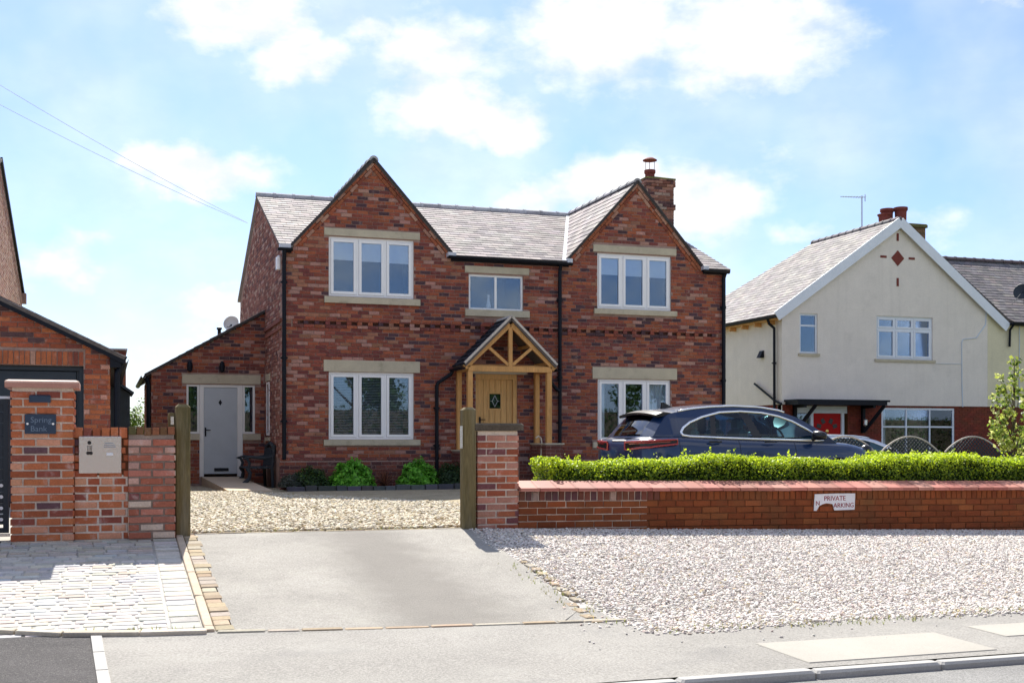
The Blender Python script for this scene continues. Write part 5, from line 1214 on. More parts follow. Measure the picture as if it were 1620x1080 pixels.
    for a in (18, 62, 118, 162):
        b = MB(Fn); cx, cz = 17.91+.30*math.cos(R(a)), 1.88+.26*math.sin(R(a))
        b.prismy([(cx+.10*math.cos(t+R(a)),cz+.10*math.sin(t+R(a))) for t in (-2.4,-.6,.6,2.4)], .108, .119); b.build('fan_light', M['trim'], dr)
    b = MB(Fn); b.lathe([(.02,-.03),(.055,-.02),(.05,.0)], (17.91,.118,1.80), 12, axis='y'); b.lathe([(.03,-.03),(.028,0)], (17.91,.118,1.70), 10, axis='y'); b.build('knocker', M['brass'], dr)
    b = MB(Fn); b.box(16.76, 17.28, .14, .15, GZ, 2.34); b.build('side_light', M['glass'], h)
    b = MB(Fn); b.box(16.7, 18.6, .6, .62, GZ, 2.6); b.build('hall_lining', M['room'], h)
    cn = empty('door_canopy', (17.9,Y-.4,2.7), 0, 'black bracketed canopy over the red front door of the rendered house', 'canopy')
    b = MB(Fn); b.prismy([(16.30,2.70),(19.62,2.70),(19.62,2.76),(16.30,2.76)], -.75, -.005); b.box(16.34, 19.52, -.74, -.005, 2.60, 2.70); b.build('roof', M['black_metal'], cn)
    for x in (16.65, 19.12):
        b = MB(Fn); b.bar((x,-.06,1.75), (x,-.06,2.6), .10, .10); b.bar((x+.0,-.12,1.80), (x+.36,-.66,2.6), .09, .09, side=(.83,.55,0)); b.bar((x,-.65,2.56), (x,-.02,2.56), .09, .09, side=(1,0,0)); b.build('bracket', M['black_metal'], cn)
    b = MB(Fn); b.lathe([(.03,1.95),(.07,2.0),(.07,2.15),(.03,2.2)], (19.1,-.2,0), 10); b.build('porch_lamp', M['satin'], cn)
    # chimney
    b = MB(); b.box(21.75, 23.20, 9.4, 10.1, 6.6, 8.80); c = b.build('chimney', M['mortar_dirty'], h)
    lay(brick_layout(lambda a: 8.80, 0, 1.45, 7.0, 8.8, [], bond='stretcher'), frame((21.75,9.392,0),0), 'nch', [((.14,.10,.055),.5),((.20,.12,.07),.5)], M['house_brick'], c, stuff_name='chimney_brickwork')
    lay(brick_layout(lambda a: 8.86, 0, .7, 7.0, 8.8, [], bond='stretcher'), frame((21.742,10.1,0),R(-90)), 'nch', [((.14,.10,.055),.5),((.20,.12,.07),.5)], M['house_brick'], c, stuff_name='chimney_brickwork')
    b = MB(); b.cbox(21.68, 23.27, 9.33, 10.17, 8.80, 8.92, .03); b.build('chimney_cap', surf('mossy_cap', (.13,.12,.05), .95, .1, .4, 9, .3, 60, .6, 60), c)
    for x, y, k in ((22.42,9.7,1.),(22.05,9.95,.95),(21.83,9.8,.5)):
        b = MB(); b.lathe([(.17,8.90),(.19,9.0),(.20,9.0+.36*k),(.24,9.03+.38*k),(.24,9.0+.50*k),(.19,9.01+.50*k),(.18,8.95)], (x,y,0), 16); b.build('chimney_pot', M['terracotta'], c)
    # aerial and dish
    a = empty('tv_aerial', (21.35,10.4,8.9), 0, 'thin pole television aerial beside the chimney of the rendered house', 'aerial')
    b = MB(); b.tube([(21.35,10.4,8.3),(21.35,10.4,9.98)], .025, 6); b.build('pole', M['cable'], a)
    b = MB(); u = Vector((-.93,-.1,-.06)); p0 = Vector((21.48,10.4,9.93)); b.tube([p0, p0+u*1.15], .014, 6)
    for k in range(9): q = p0+u*(.08+k*.125); b.tube([q+Vector((0,-.16+.01*k,0)), q+Vector((0,.16-.01*k,0))], .008, 5)
    b.tube([p0+Vector((0,0,-.14)), p0+Vector((0,0,.1))], .02, 5); b.build('boom', M['cable'], a)
    d = empty('satellite_dish', (25.9,8.2,6.2), 0, 'dark satellite dish on a pole above the gutter of the yellow house', 'satellite dish')
    b = MB(Matrix.Translation((25.95,7.9,6.55)) @ Matrix.Rotation(R(-60),4,'Z') @ Matrix.Rotation(R(75),4,'X')); b.lathe([(.005,-.06),(.15,-.045),(.27,.02),(.28,.02),(.15,-.06),(.006,-.075)], n=20); b.build('dish', M['anthracite'], d, smooth=True)
    b = MB(); b.tube([(26.15,8.0,5.7),(26.15,8.0,6.5),(25.98,7.9,6.55)], .02, 6); b.tube([(25.9,7.85,6.5),(25.45,7.8,6.1)], .012, 5); b.build('pole', M['anthracite'], d)
render_house()

# ------------------------------------------------------------------ cars
def car(label, loc, rz, paint, name='parked_car', squash=1.):
    e = empty(name, loc, rz, label, 'car')
    SZ = Matrix.Diagonal((1.03,1,squash,1))
    lin = lerp_t
    HW = [(0,.60),(.03,.74),(.10,.86),(.25,.925),(.55,.955),(1.2,.962),(2.4,.955),(3.4,.945),(3.9,.925),(4.25,.87),(4.48,.76),(4.62,.58),(4.68,.40)]
    TOP = [(0,.90),(.06,.98),(.16,1.035),(.3,1.06),(.8,1.065),(1.6,1.03),(2.6,1.00),(3.3,.98),(3.55,.97),(3.9,.95),(4.2,.90),(4.45,.81),(4.6,.72),(4.68,.64)]
    BOT = [(0,.42),(.1,.32),(.5,.24),(4.1,.24),(4.5,.28),(4.68,.40)]
    def sect(x):
        w, t, b = lin(x,HW), lin(x,TOP), lin(x,BOT); h = t-b
        return [(0,b),(w*.85,b),(w*.96,b+h*.10),(w*1.0,b+h*.35),(w*1.0,b+h*.58),(w*.985,b+h*.76),(w*.955,b+h*.90),(w*.90,b+h*.98),(w*.78,t+.012),(w*.45,t+.030),(0,t+.036)]
    xs = [0,.03,.06,.1,.16,.25,.4,.55,.8,1.1,1.5,2,2.5,3,3.4,3.65,3.9,4.1,4.25,4.38,4.48,4.56,4.62,4.68]
    b = MB(SZ); vs = []; k = 20
    for x in xs:
        s = sect(x); ringp = [(x,-y,z) for y, z in s]+[(x,y,z) for y, z in s[-2:0:-1]]; vs += ringp
    fs = [(i*k+j, (i+1)*k+j, (i+1)*k+(j+1)%k, i*k+(j+1)%k) for i in range(len(xs)-1) for j in range(k)]
    fs += [tuple(range(k)), tuple(range((len(xs)-1)*k+k-1, (len(xs)-1)*k-1, -1))]
    b.add(vs, fs); body = b.build('body', paint, e, smooth=True, local=True, recalc=True)
    # greenhouse: side panels meshed finely, the daylight opening becomes glass
    EDGE = [(.20,1.03),(.36,1.235),(.52,1.405),(.62,1.445),(1.0,1.510),(1.4,1.548),(1.8,1.565),(2.3,1.55),(2.65,1.50),(2.95,1.40),(3.25,1.24),(3.5,1.07),(3.66,.965)]
    DLO = [(.70,1.14),(.76,1.21),(.90,1.295),(1.15,1.385),(1.5,1.465),(1.9,1.485),(2.3,1.465),(2.6,1.41),(2.85,1.325),(3.1,1.19),(3.38,1.005),(3.0,1.01),(2.2,1.025),(1.5,1.045),(1.1,1.06),(.85,1.07),(.72,1.09)]
    def inside(x, z, poly):
        c = False
        for (x0,z0),(x1,z1) in zip(poly, poly[1:]+poly[:1]):
            if (z0 > z) != (z1 > z) and x < (x1-x0)*(z-z0)/(z1-z0)+x0: c = not c
        return c
    def yw(x, z): return lin(x,HW)*.90-.02-.50*max(0, z-1.08)-.12*max(0, z-1.38)-.10*max(0,.7-x)
    def ze(x): return lin(x, EDGE)
    body_s, glass_s, black_s = MB(SZ), MB(SZ), MB(SZ); NX, NZ = 150, 26
    X = np.linspace(.20, 3.66, NX)
    for i in range(NX-1):
        for j in range(NZ):
            q = []
            for a, t in ((i,j/NZ),(i+1,j/NZ),(i+1,(j+1)/NZ),(i,(j+1)/NZ)):
                x = X[a]; z0 = lin(x,TOP)-.035; z = z0+(max(ze(x), z0+.001)-z0)*t; q.append((x, z))
            cx = sum(p[0] for p in q)/4; cz = sum(p[1] for p in q)/4
            tgt = body_s
            if inside(cx, cz, DLO):
                tgt = glass_s
                if abs(cx-(2.08+(cz-1.1)*-.35)) < .085 or (abs(cx-(1.28+(cz-1.1)*.25)) < .05): tgt = black_s
            for sg in (-1, 1):
                pp = [(x, sg*yw(x,z), z) for x, z in q]
                tgt.add(pp if sg < 0 else pp[::-1], [(0,1,2,3)])
    def merge(mb, nm, mat):
        import bmesh
        o = mb.build(nm, mat, e, smooth=True, local=True); bm = bmesh.new(); bm.from_mesh(o.data); bmesh.ops.remove_doubles(bm, verts=bm.verts, dist=1e-4); bm.to_mesh(o.data); bm.free(); return o
    merge(body_s, 'side_panel', paint); merge(glass_s, 'side_glass', M['car_glass']); merge(black_s, 'door_pillar', M['trim'])
    # roof, windscreen, rear screen
    def strip(x0, x1, n, crown, fwd, ins=0., lift=0.):
        m = MB(SZ); vs = []; K = 12
        for x in np.linspace(x0, x1, n):
            z = ze(x); w = yw(x, z)-ins
            for j in range(K+1):
                u = -1+2*j/K; c = 1-u*u; vs.append((x+fwd*c, u*w, z+crown*c+lift))
        m.add(vs, [(i*(K+1)+j, (i+1)*(K+1)+j, (i+1)*(K+1)+j+1, i*(K+1)+j+1) for i in range(n-1) for j in range(K)]); return m
    strip(.54, 2.70, 24, .055, 0).build('roof', paint, e, smooth=True, local=True)
    strip(2.66, 3.66, 14, .05, .06).build('windscreen', M['car_glass'], e, smooth=True, local=True)
    strip(.22, .50, 8, .02, -.10, .07, .012).build('rear_screen', M['rear_glass'], e, smooth=True, local=True)
    strip(.20, .54, 8, .02, -.10, -.005, .0).build('tailgate', paint, e, smooth=True, local=True)
    # bright window surround
    m = MB(SZ); loop = [(x, -yw(x,z)-.006, z) for x, z in DLO]
    for sg in (1, -1):
        lp = [(x, y*sg, z) for x, y, z in loop]; dense = []
        for p, q in zip(lp, lp[1:]+lp[:1]): dense += [tuple(Vector(p).lerp(Vector(q), t)) for t in (0,.5)]
        m.tube(dense+[dense[0], dense[1]], .021, 7, caps=False)
    m.build('window_trim', M['chrome'], e, smooth=True, local=True)
    for sg in (-1, 1):
        m = MB(SZ); m.tube([(x, sg*(yw(x,ze(x))+.0), ze(x)+.012) for x in np.linspace(.75, 2.75, 20)], .018, 6)
        m.build('roof_rail', M['chrome'], e, smooth=True, local=True)
    # spoiler, aerial fin, wiper
    m = MB(SZ); vs = []; K = 12
    for j in range(K+1):
        u = -1+2*j/K; c = 1-u*u; w = .63
        for dx, dz in ((.34,.0),(.10,.012),(-.02-.05*c,-.03),(-.0-.05*c,-.065),(.30,-.03)): vs.append((.38+dx, u*w, 1.445+dz+.05*c))
    m.add(vs, [(j*5+a, (j+1)*5+a, (j+1)*5+(a+1)%5, j*5+(a+1)%5) for j in range(K) for a in range(5)]+[(0,1,2,3,4),tuple(range(K*5+4, K*5-1, -1))])
    m.build('spoiler', M['trim'], e, smooth=False, local=True, recalc=True)
    m = MB(SZ); m.prismy([(.80,1.52),(1.03,1.55),(.85,1.64),(.81,1.64)], -.015, .015); m.build('aerial_fin', M['trim'], e, local=True)
    m = MB(SZ); m.tube([(.10,.0,1.15),(.14,-.42,1.17)], .016, 6); m.build('rear_wiper', M['trim'], e, local=True)
    # lamps: red loop wrapping the rear corners
    def xsurf(y):
        for (x0,w0),(x1,w1) in zip(HW[:-1], HW[1:]):
            if w0 <= y <= w1: return x0+(x1-x0)*(y-w0)/(w1-w0)
        return 0.
    for sg in (-1, 1):
        path = []
        for y in np.linspace(.30,.88,9): path.append((xsurf(y*1.015)-.012, y, 1))
        for x in np.linspace(.16,.56,8): path.append((x, lin(x,HW)*.992+.006, 1))
        up = [(x, sg*y, .975+.003*i) for i, (x, y, _) in enumerate(path)]; dn = [(x, sg*(y+.004), .855+.006*i) for i, (x, y, _) in enumerate(path)]
        m = MB(SZ); m.tube(up+dn[::-1]+[up[0]], .017, 7, caps=False); lamp = m.build('tail_lamp', M['tail_red'], e, smooth=True, local=True)
        m = MB(SZ); n = len(up); m.add(up+dn, [(i,i+1,n+i+1,n+i) for i in range(n-1)]); m.build('lamp_lens', M['trim'], lamp, local=True)
        m = MB(SZ); m.tube([(x, y*1.0, z-.03) for x, y, z in up[2:-2]], .008, 5); m.build('lamp_bar', M['tail_red'], lamp, local=True)
        m = MB(SZ); m.lathe([(.001,-.14),(.09,-.10),(.12,0),(.09,.10),(.001,.14)], (4.36, sg*.70, .80), 12, axis='z'); m.build('headlight', M['trim'], e, smooth=True, local=True)
        # mirror
        m = MB(SZ); m.tube([(3.16,sg*.80,1.01),(3.17,sg*.92,1.04)], .03, 8); m.tube([(3.12,sg*.90,1.09),(3.14,sg*.92,1.09),(3.18,sg*1.0,1.09),(3.2,sg*1.10,1.08),(3.19,sg*1.13,1.08)], [.04,.075,.085,.065,.03], 10); m.build('door_mirror', paint if sg > 0 else M['trim'], e, smooth=True, local=True)
        # handles and door shut lines
        for x in (1.25, 2.28): m = MB(SZ); m.tube([(x-.11,sg*(lin(x,HW)*.985+.0),.985),(x,sg*(lin(x,HW)*.985+.028),.988),(x+.11,sg*(lin(x,HW)*.985+.0),.985)], .016, 6); m.build('door_handle', M['trim'], e, smooth=True, local=True)
        for x in (.62, 1.72, 2.78):
            m = MB(SZ); m.tube([(x+dx, sg*(lin(x+dx,HW)*f+.0015), lin(x,BOT)+(lin(x,TOP)-lin(x,BOT))*t) for t, f, dx in ((.30,.999,0),(.46,1.0,0),(.58,1.0,.0),(.76,.985,.0),(.90,.955,.0),(.97,.905,.0))], .004, 5); m.build('shut_line', M['trim'], e, local=True)
        # wheels
        for x in (.82, 3.63):
            m = MB(SZ); m.lathe([(.25,-.12),(.34,-.125),(.365,-.09),(.365,.09),(.34,.125),(.25,.12)], (x,sg*.83,.365), 28, axis='y'); wh = m.build('wheel', M['rubber'], e, smooth=True, local=True)
            m = MB(SZ); m.lathe([(.02,.10*sg),(.06,.115*sg),(.07,.10*sg),(.25,.09*sg),(.255,.12*sg),(.24,.06*sg)], (x,sg*.83,.365), 24, axis='y')
            for a in range(5): t = a*2*math.pi/5; m.bar((x+.05*math.cos(t),sg*.935,.365+.05*math.sin(t)), (x+.24*math.cos(t),sg*.935,.365+.24*math.sin(t)), .07, .03)
            m.build('rim', M['satin'], wh, local=True)
        m = MB(SZ); m.lathe([(.40,-.01),(.41,.01)], (.82,sg*.955,.38), 28, axis='y')
    # inside: seats, wheel, dash
    m = MB(SZ)
    for x, y in ((1.95,-.36),(1.95,.36),(1.02,-.4),(1.02,.4),(1.02,0)):
        m.cbox(x, x+.16, y-.24, y+.24, .75, 1.20, .06); m.cbox(x+.02, x+.13, y-.13, y+.13, 1.21, 1.38, .04)
    m.build('seat', M['seat'], e, local=True, kind='stuff')
    m = MB(SZ); m.cbox(2.95, 3.45, -.72, .72, .8, 1.06, .05); m.build('dashboard', M['trim'], e, local=True)
    m = MB(SZ); c = Vector((2.80,-.37,1.06)); m.tube([c+Vector((.07*math.sin(a)*-1,.18*math.cos(a),.17*math.sin(a))) for a in np.linspace(0,2*math.pi,20)], .017, 6, caps=False); m.tube([c, c+Vector((.25,0,-.12))], .03, 6); m.tube([c+Vector((0,-.17,0)), c+Vector((0,.17,0))], .02, 6); m.build('steering_wheel', M['trim'], e, smooth=True, local=True)
    # badge and plate at the back
    m = MB(SZ); m.box(-.012, .0, -.24, .24, .60, .71); m.build('number_plate', M['brass'], e, local=True)
    m = MB(SZ); m.tube([(.045,-.24,1.0),(.045,.24,1.0)], .010, 5); m.build('badge_strip', M['chrome'], e, local=True)
    return e
car('dark navy estate car with chrome window trim parked behind the hedge', (4.50,-6.75,.50), R(4), M['car_paint'])
car('silver car mostly hidden behind the arched trellis fence', (13.3,3.4,.36), R(-2), M['silver_paint'], squash=.82)

# ------------------------------------------------------------------ fence, cables, pole
def trellis():
    f = empty('trellis_fence', (16.4,1.35,.38), 0, 'dark arch topped trellis fence between the hedge and the rendered house', 'fence')
    for k, cx in enumerate((12.50,14.45,16.42,18.42,20.38)):
        y = 1.35; W = .90; zb, zt = .40, 1.20; rise = .415
        arch = [(cx-W+2*W*t, y, zt+rise*math.sin(math.pi*t)**.85) for t in np.linspace(0,1,17)]
        b = MB(); b.tube(arch, .022, 6); b.build('top_rail', M['pale_board'], f)
        b = MB(); b.box(cx-W, cx+W, y-.02, y+.02, zb, zb+.10); b.box(cx-W, cx+W, y-.02, y+.02, 1.0, 1.05); b.build('rail', M['bench_wood'], f)
        for i in range(12): b = MB(); b.box(cx-W+.0+i*.15, cx-W+.14+i*.15, y-.012, y+.012, zb+.1, 1.0); b.build('board', M['bench_wood'], f)
        for s in (-1, 1):
            for i in range(-6, 20):
                x0 = cx-W+i*.11; pts = []
                for t in np.linspace(0,1,14):
                    x = x0+s*(t*.62)+(.62 if s < 0 else 0); z = 1.05+t*.62
                    u = (x-cx+W)/(2*W)
                    if 0 < u < 1 and z < zt+rise*math.sin(math.pi*u)**.85: pts.append((x, y+.006*s, z))
                if len(pts) > 1: b = MB(); b.bar(pts[0], pts[-1], .028, .012); b.build('lattice_slat', M['bench_wood'], f)
        b = MB(); b.cbox(cx+W+.01, cx+W+.09, y-.04, y+.04, .2, 1.25, .01); b.build('fence_post', M['bench_wood'], f)
trellis()
def overhead():
    # pole just outside the frame on the left; two service cables run to the house
    X, Yc = -960/1880*22, 22; c, s = math.cos(YAW), math.sin(YAW); px, py = CAM.x+X*c+Yc*s, CAM.y-X*s+Yc*c
    b = MB(); b.lathe([(.15,.2),(.11,9.5)], (px,py,0), 12); o = b.build('telegraph_pole', M['old_wood'], label='wooden telegraph pole carrying two cables to the brick house', cat='pole')
    for zA, zB, yB in ((9.16,7.05,6.2),(8.66,7.0,6.0)):
        b = MB(); A = Vector((px,py,zA)); B = Vector((-.02,yB,zB)); pts = [A.lerp(B,t)-Vector((0,0,.12*4*t*(1-t))) for t in np.linspace(0,1,24)]
        b.tube(pts, .006, 5); b.build('overhead_cable', M['cable'], label='%s grey overhead cable crossing the sky to the brick house' % ('upper' if zA > 9 else 'lower'), cat='cable', group='overhead cables to the brick house')
overhead()

# ------------------------------------------------------------------ foliage
def leaves(name, P, size, pal, parent, up=.3, aspect=.62, N_=None, spread=.8, kind=None, mat='leaf', palw=None):
    """leaf-sized faces at points P; N_ outward directions; palw: per-point palette weights override (n,k)"""
    n = len(P); Z = RNG.normal(0, spread, (n,3)); Z[:,2] += up
    if N_ is not None: Z += N_
    Z /= np.linalg.norm(Z, axis=1)[:,None]+1e-9
    T = np.cross(Z, RNG.normal(0,1,(n,3))); T /= np.linalg.norm(T, axis=1)[:,None]+1e-9; B = np.cross(Z, T)
    s = RNG.uniform(size*.7, size*1.3, n)[:,None]; w = s*aspect*.5
    a = P-T*s*.5; c = P+T*s*.5; b_ = P+B*w+Z*s*.10-T*s*.04; d = P-B*w+Z*s*.10-T*s*.04
    V = np.stack([a,b_,c,d],1).reshape(-1,3); Fc = np.arange(n*4).reshape(-1,4)
    pc = np.array([c for c, _ in pal]); pw = np.array([w_ for _, w_ in pal], float)
    if palw is None: ci = RNG.choice(len(pal), n, p=pw/pw.sum())
    else: ci = (palw.cumsum(1)/palw.sum(1, keepdims=True) > RNG.uniform(0,1,(n,1))).argmax(1)
    C_ = pc[ci]*RNG.uniform(.75,1.25,(n,1))
    o = mesh_obj(name, fast_mesh(name, V, Fc, C_, M[mat], 4), parent); return tag(o, kind=kind)
LEAF_BOX = [((.42,.52,.022),.5),((.24,.33,.020),.3),((.07,.13,.016),.2)]
LEAF_OLD = [((0.255,0.367,0.024),.5),((0.143,0.247,0.021),.3),((0.060,0.128,0.021),.2)]
def hedge(label, x0, x1, y0, y1, z0, z1, n, tuft=.07, loc=None):
    e = empty('hedge', ((x0+x1)/2,(y0+y1)/2,z0), 0, label, 'hedge')
    b = MB(); m = 40; vs = []; fs = []
    top = lambda x: z1-.05+.03*math.sin(x*2.1)+.02*math.sin(x*5.3+1)
    core_top = [(x0+.10+(x1-x0-.2)*i/m) for i in range(m+1)]
    for x in core_top: vs += [(x,y0+.09,z0),(x,y0+.09,top(x)-.07),(x,y1-.09,top(x)-.07),(x,y1-.09,z0)]
    for i in range(m): fs += [(i*4+k, i*4+k+1, (i+1)*4+k+1, (i+1)*4+k) for k in range(3)]
    fs += [(0,1,2,3),(m*4+3,m*4+2,m*4+1,m*4)]
    b.add(vs, fs, (.05,.075,.015)); b.build('branches', surf('hedge_inside', (.030,.048,.012), .95, .1, .4, 9, .4, 40, 1, 30, bdist=.04), e)
    # leaves over the faces, uneven by slow noise in clumps
    A = [((x1-x0)*(y1-y0),'t'),((x1-x0)*(z1-z0),'f'),((y1-y0)*(z1-z0),'l'),((x1-x0)*(z1-z0)*.4,'b')]; tot = sum(a for a, _ in A); P = []; Nn = []; W = []
    for a, k in A:
        q = int(n*a/tot); u, v = RNG.uniform(0,1,q), RNG.uniform(0,1,q); d = np.abs(RNG.normal(0,.045,q))
        x = x0+(x1-x0)*u; bul = .035*np.sin(x*3.1+1)+.03*np.sin(x*7.7)+.02*np.sin(x*17+v*9)
        tz = z1-.05+.03*np.sin(x*2.1)+.02*np.sin(x*5.3+1)
        if k == 't': y = y0+(y1-y0)*v; z = tz+.02*np.sin(y*14+x*9)-d; nn = np.tile([0,0,1.],(q,1))
        elif k == 'f': z = z0+(tz-z0)*v; y = y0+d-bul*.7; nn = np.tile([0,-1.,.2],(q,1))
        elif k == 'b': z = z0+(tz-z0)*v; y = y1-d+bul; nn = np.tile([0,1.,.2],(q,1))
        else: x = x0+d+.03*np.sin(v*19); y = y0+(y1-y0)*u; z = z0+(z1-z0)*v-.02; nn = np.tile([-1.,0,.2],(q,1))
        P.append(np.stack([x,y,z],1)); Nn.append(nn)
        young = np.clip((z-(z1-.26))/.26, 0, 1); W.append(np.stack([.12+.9*young,.5-.2*young,.5-.45*young],1))
    # new shoots standing up from the top
    q = int((x1-x0)*24); sx, sy = RNG.uniform(x0,x1,q), RNG.uniform(y0,y1,q); h = np.abs(RNG.normal(0,tuft,q))+.02
    for t in np.linspace(0,1,9):
        x = sx+RNG.normal(0,.014,q); tz = z1-.05+.03*np.sin(x*2.1)+.02*np.sin(x*5.3+1)
        P.append(np.stack([x, sy+RNG.normal(0,.014,q), tz-.03+h*t],1)); Nn.append(np.zeros((q,3))); W.append(np.tile([.85,.15,0],(q,1)))
    leaves('foliage', np.concatenate(P), .030, LEAF_BOX, e, .1, .7, np.concatenate(Nn)*.9, .7, palw=np.concatenate(W)); return e
hedge('long clipped lime green hedge behind the low red brick wall', 1.38, 12.5, -11.98, -11.25, .45, 1.33, 100000, .05)
hedge('short darker hedge behind the long one, right of the navy car', 7.3, 9.0, -10.0, -9.5, .40, 1.37, 8000, .03)
def mound(label, name, c, rx, ry, h, n, size, pal, cat='shrub', base=.5, **k):
    e = empty(name, (*c,base), 0, label, cat)
    b = MB()
    for i in range(9): a = i*.7; b.tube([(c[0]+.03*math.cos(a),c[1]+.03*math.sin(a),base),(c[0]+rx*.4*math.cos(a),c[1]+ry*.4*math.sin(a),base+h*.55),(c[0]+rx*.7*math.cos(a+.3),c[1]+ry*.7*math.sin(a+.3),base+h*.75)], [.014,.010,.005], 5)
    b.build('stem', M['stem'], e)
    u = RNG.normal(0,1,(n,3)); u[:,2] = np.abs(u[:,2])*1.0-.15; u /= np.linalg.norm(u,axis=1)[:,None]
    lump = 1+.10*np.sin(u[:,0]*7+c[0]*5)*np.cos(u[:,2]*6)+.07*np.sin(u[:,1]*11+u[:,0]*5)
    r = (RNG.uniform(.45,1,n)**.5)*lump
    P = np.stack([c[0]+u[:,0]*rx*r, c[1]+u[:,1]*ry*r, base+.06+h*.94*np.clip(u[:,2]*r,0,2)],1)
    leaves('foliage', P, size, pal, e, .35, N_=u*1.0, spread=.55, **k); return e
G_HYD = [((0.160,0.425,0.043),.45),((0.234,0.552,0.064),.3),((0.095,0.276,0.031),.25)]
mound('rounded bright green hydrangea under the left of the ground floor window', 'hydrangea', (1.32,-.62), .46, .36, .55, 2600, .085, G_HYD, base=.53)
mound('rounded bright green hydrangea nearest the oak porch', 'hydrangea', (2.72,-.62), .42, .36, .55, 2400, .085, G_HYD, base=.53)
mound('dark green low shrub at the left corner of the brick house', 'low_shrub', (.50,-.60), .40, .34, .40, 3000, .05, [((.055,.11,.03),.4),((.03,.065,.025),.4),((.10,.17,.03),.2)], base=.53)
mound('small grey lavender bush at the corner of the planting bed', 'lavender_bush', (.10,-.70), .28, .26, .26, 1800, .04, [((.09,.10,.085),.6),((.06,.08,.05),.4)], base=.53)
mound('dark shrub beside the porch downpipe behind the gate post', 'low_shrub', (3.42,-.65), .36, .30, .48, 2600, .05, [((.035,.075,.03),.6),((.06,.11,.03),.4)], base=.53)
def cordyline():
    e = empty('cordyline', (2.02,-.62,.53), 0, 'red brown spiky cordyline between the two hydrangeas', 'plant')
    for i in range(46):
        a = random.uniform(0, 6.28); l = random.uniform(.38,.58); el = random.uniform(.5,1.45); b = MB(); pts = []
        for t in np.linspace(0,1,6):
            rr = l*t*math.cos(el)*(1+.35*t); z = .53+l*t*math.sin(el)-.16*t*t*(1.5-el); pts.append((2.02+rr*math.cos(a), -.62+rr*math.sin(a), z))
        wv = Vector((-math.sin(a), math.cos(a), 0)); vs = []
        for j, p in enumerate(pts): w = .013*(1-(j/5)**2)+.002; vs += [tuple(Vector(p)-wv*w), tuple(Vector(p)+wv*w)]
        b.add(vs, [(2*j,2*j+1,2*j+3,2*j+2) for j in range(5)], jit(random.choice([(.13,.040,.028),(.20,.085,.05),(.085,.035,.025)]),.2))
        b.build('blade', M['leaf'], e)
cordyline()
def tree(name, label, base, h, crown, n, size, pal, trunk_r=.06, limbs=9, seed=1, cr=None, clump=.16):
    """crown: list of (dx,dy,z,r) clumps; limbs run to each clump"""
    rnd = random.Random(seed); e = empty(name, base, 0, label, 'tree'); b = MB(); x, y, z = base
    b.tube([(x,y,z-.1),(x+.01,y,z+h*.3),(x-.02,y+.01,z+h*.65),(x,y,z+h*.97)], [trunk_r,trunk_r*.8,trunk_r*.5,trunk_r*.18], 8); b.build('trunk', M['stem'], e)
    b = MB()
    for dx, dy, cz, r in crown:
        s = max(.2, min(.9, (cz-z)/h-.22)); b.tube([(x,y,z+h*s),(x+dx*.5,y+dy*.5,z+h*s+(cz-z-h*s)*.6),(x+dx,y+dy,cz)], [trunk_r*.4,trunk_r*.28,trunk_r*.1], 5)
    b.build('branch', M['stem'], e, kind='stuff')
    w = np.array([c[3]**2 for c in crown]); w /= w.sum(); ci = RNG.choice(len(crown), n, p=w); C_ = np.array(crown)[ci]
    u = RNG.normal(0,1,(n,3)); u /= np.linalg.norm(u,axis=1)[:,None]; r = RNG.uniform(.15,1,n)**.5*C_[:,3]*(1+.25*np.sin(u[:,0]*5+ci)*np.cos(u[:,2]*4+ci*2))
    P = np.array([x,y,0])+np.stack([C_[:,0],C_[:,1],C_[:,2]],1)+u*r[:,None]*np.array([1,1,1.])
    leaves('foliage', P, size, pal, e, .3, .7, u*.6, .8); return e
G_MAPLE = [((0.300,0.350,0.062),.35),((0.450,0.475,0.175),.22),((0.150,0.225,0.031),.28),((0.075,0.125,0.019),.15)]
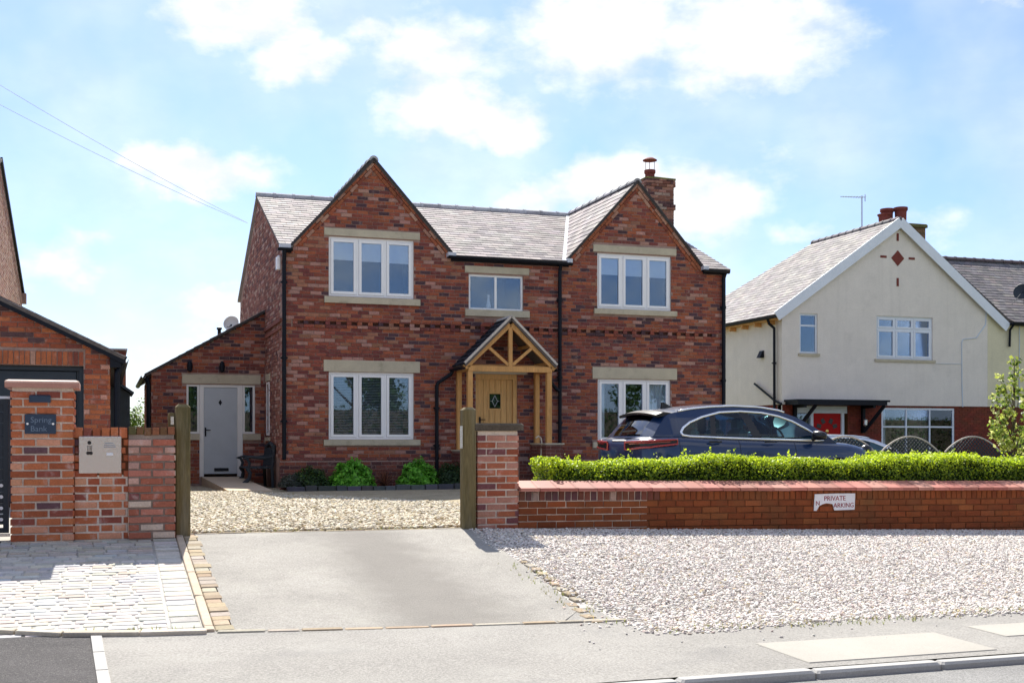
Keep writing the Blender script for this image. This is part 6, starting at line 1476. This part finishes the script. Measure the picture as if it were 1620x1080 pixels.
mp = [(0,0,2.66,.10),(.02,.0,2.45,.13),(-.06,0,2.25,.13),(.10,0,2.2,.11),(-.26,.02,2.42,.08),(-.23,0,2.26,.09),(-.17,0,2.1,.10),(-.37,0,2.12,.08),(-.34,0,1.98,.07),(-.14,0,1.92,.13),(-.20,.1,1.76,.14),(-.30,0,1.62,.12),(.06,-.05,1.62,.15),(-.05,.1,1.5,.15),(-.18,0,1.45,.13),(.22,0,2.05,.10),(.30,.05,1.85,.12),(.34,0,1.6,.14),(.18,0,1.42,.15),(-.40,0,1.58,.06),(.42,0,1.45,.12)]
tree('young_maple', 'young yellow green maple rising from the hedge at the right edge', (9.24,-10.45,.40), 2.35, mp, 1050, .068, G_MAPLE, .022, seed=3)
mound('bright green bush in the gap between the garage and the lean-to', 'garden_bush', (-2.55,15.2), .75, .7, 2.3, 5200, .09, [((.17,.25,.02),.5),((.09,.17,.02),.3),((.05,.10,.015),.2)], base=.5)
# the far side of the street, seen only in the window reflections
def opposite():
    w = empty('street_wall', (0,-30,.1), 0, 'low brick garden wall on the far side of the street', 'wall')
    b = MB(); b.box(-30, 35, -30.3, -30.05, -.1, .95, (.2,.07,.04)); b.build('core', M['wall_brick'], w); b = MB(); b.box(-30, 35, -30.34, -30.0, .95, 1.03, (.42,.17,.10)); b.build('coping', M['coping_tile'], w)
    e = empty('hedge', (18,-33,0), 0, 'tall dark hedge across the street behind the low garden wall', 'hedge')
    b = MB(); b.box(-34, 80, -33.4, -32.4, 0, 3.0, (.03,.05,.015)); b.build('branches', M['stem'], e)
    q = 30000; P = np.stack([RNG.uniform(-34,80,q), np.full(q,-32.4)+RNG.normal(0,.1,q), RNG.uniform(.1,3.2,q)], 1); leaves('foliage', P, .17, [((.05,.09,.018),.6),((.08,.13,.02),.4)], e)
    for i, (x, y, h, n) in enumerate(((2,-38,7.5,5000),(9.5,-40,9,6000),(19,-39,8,5500),(-14,-41,6.5,4500),(29,-42,9,6000))):
        cr = [(random.uniform(-2.2,2.2), random.uniform(-1.8,1.8), h*.35+random.uniform(0,h*.6), random.uniform(.9,1.6)) for _ in range(13)]
        tree('street_tree', ['round green tree across the street opposite the low brick wall','tall green tree across the street opposite the rendered house','green tree across the street opposite the trellis fence','smaller green tree across the street opposite the garage','tall green tree at the far right across the street'][i], (x,y,.0), h, cr, n, .26, [((.05,.09,.018),.6),((.08,.13,.02),.4)], .18, seed=i)
opposite()
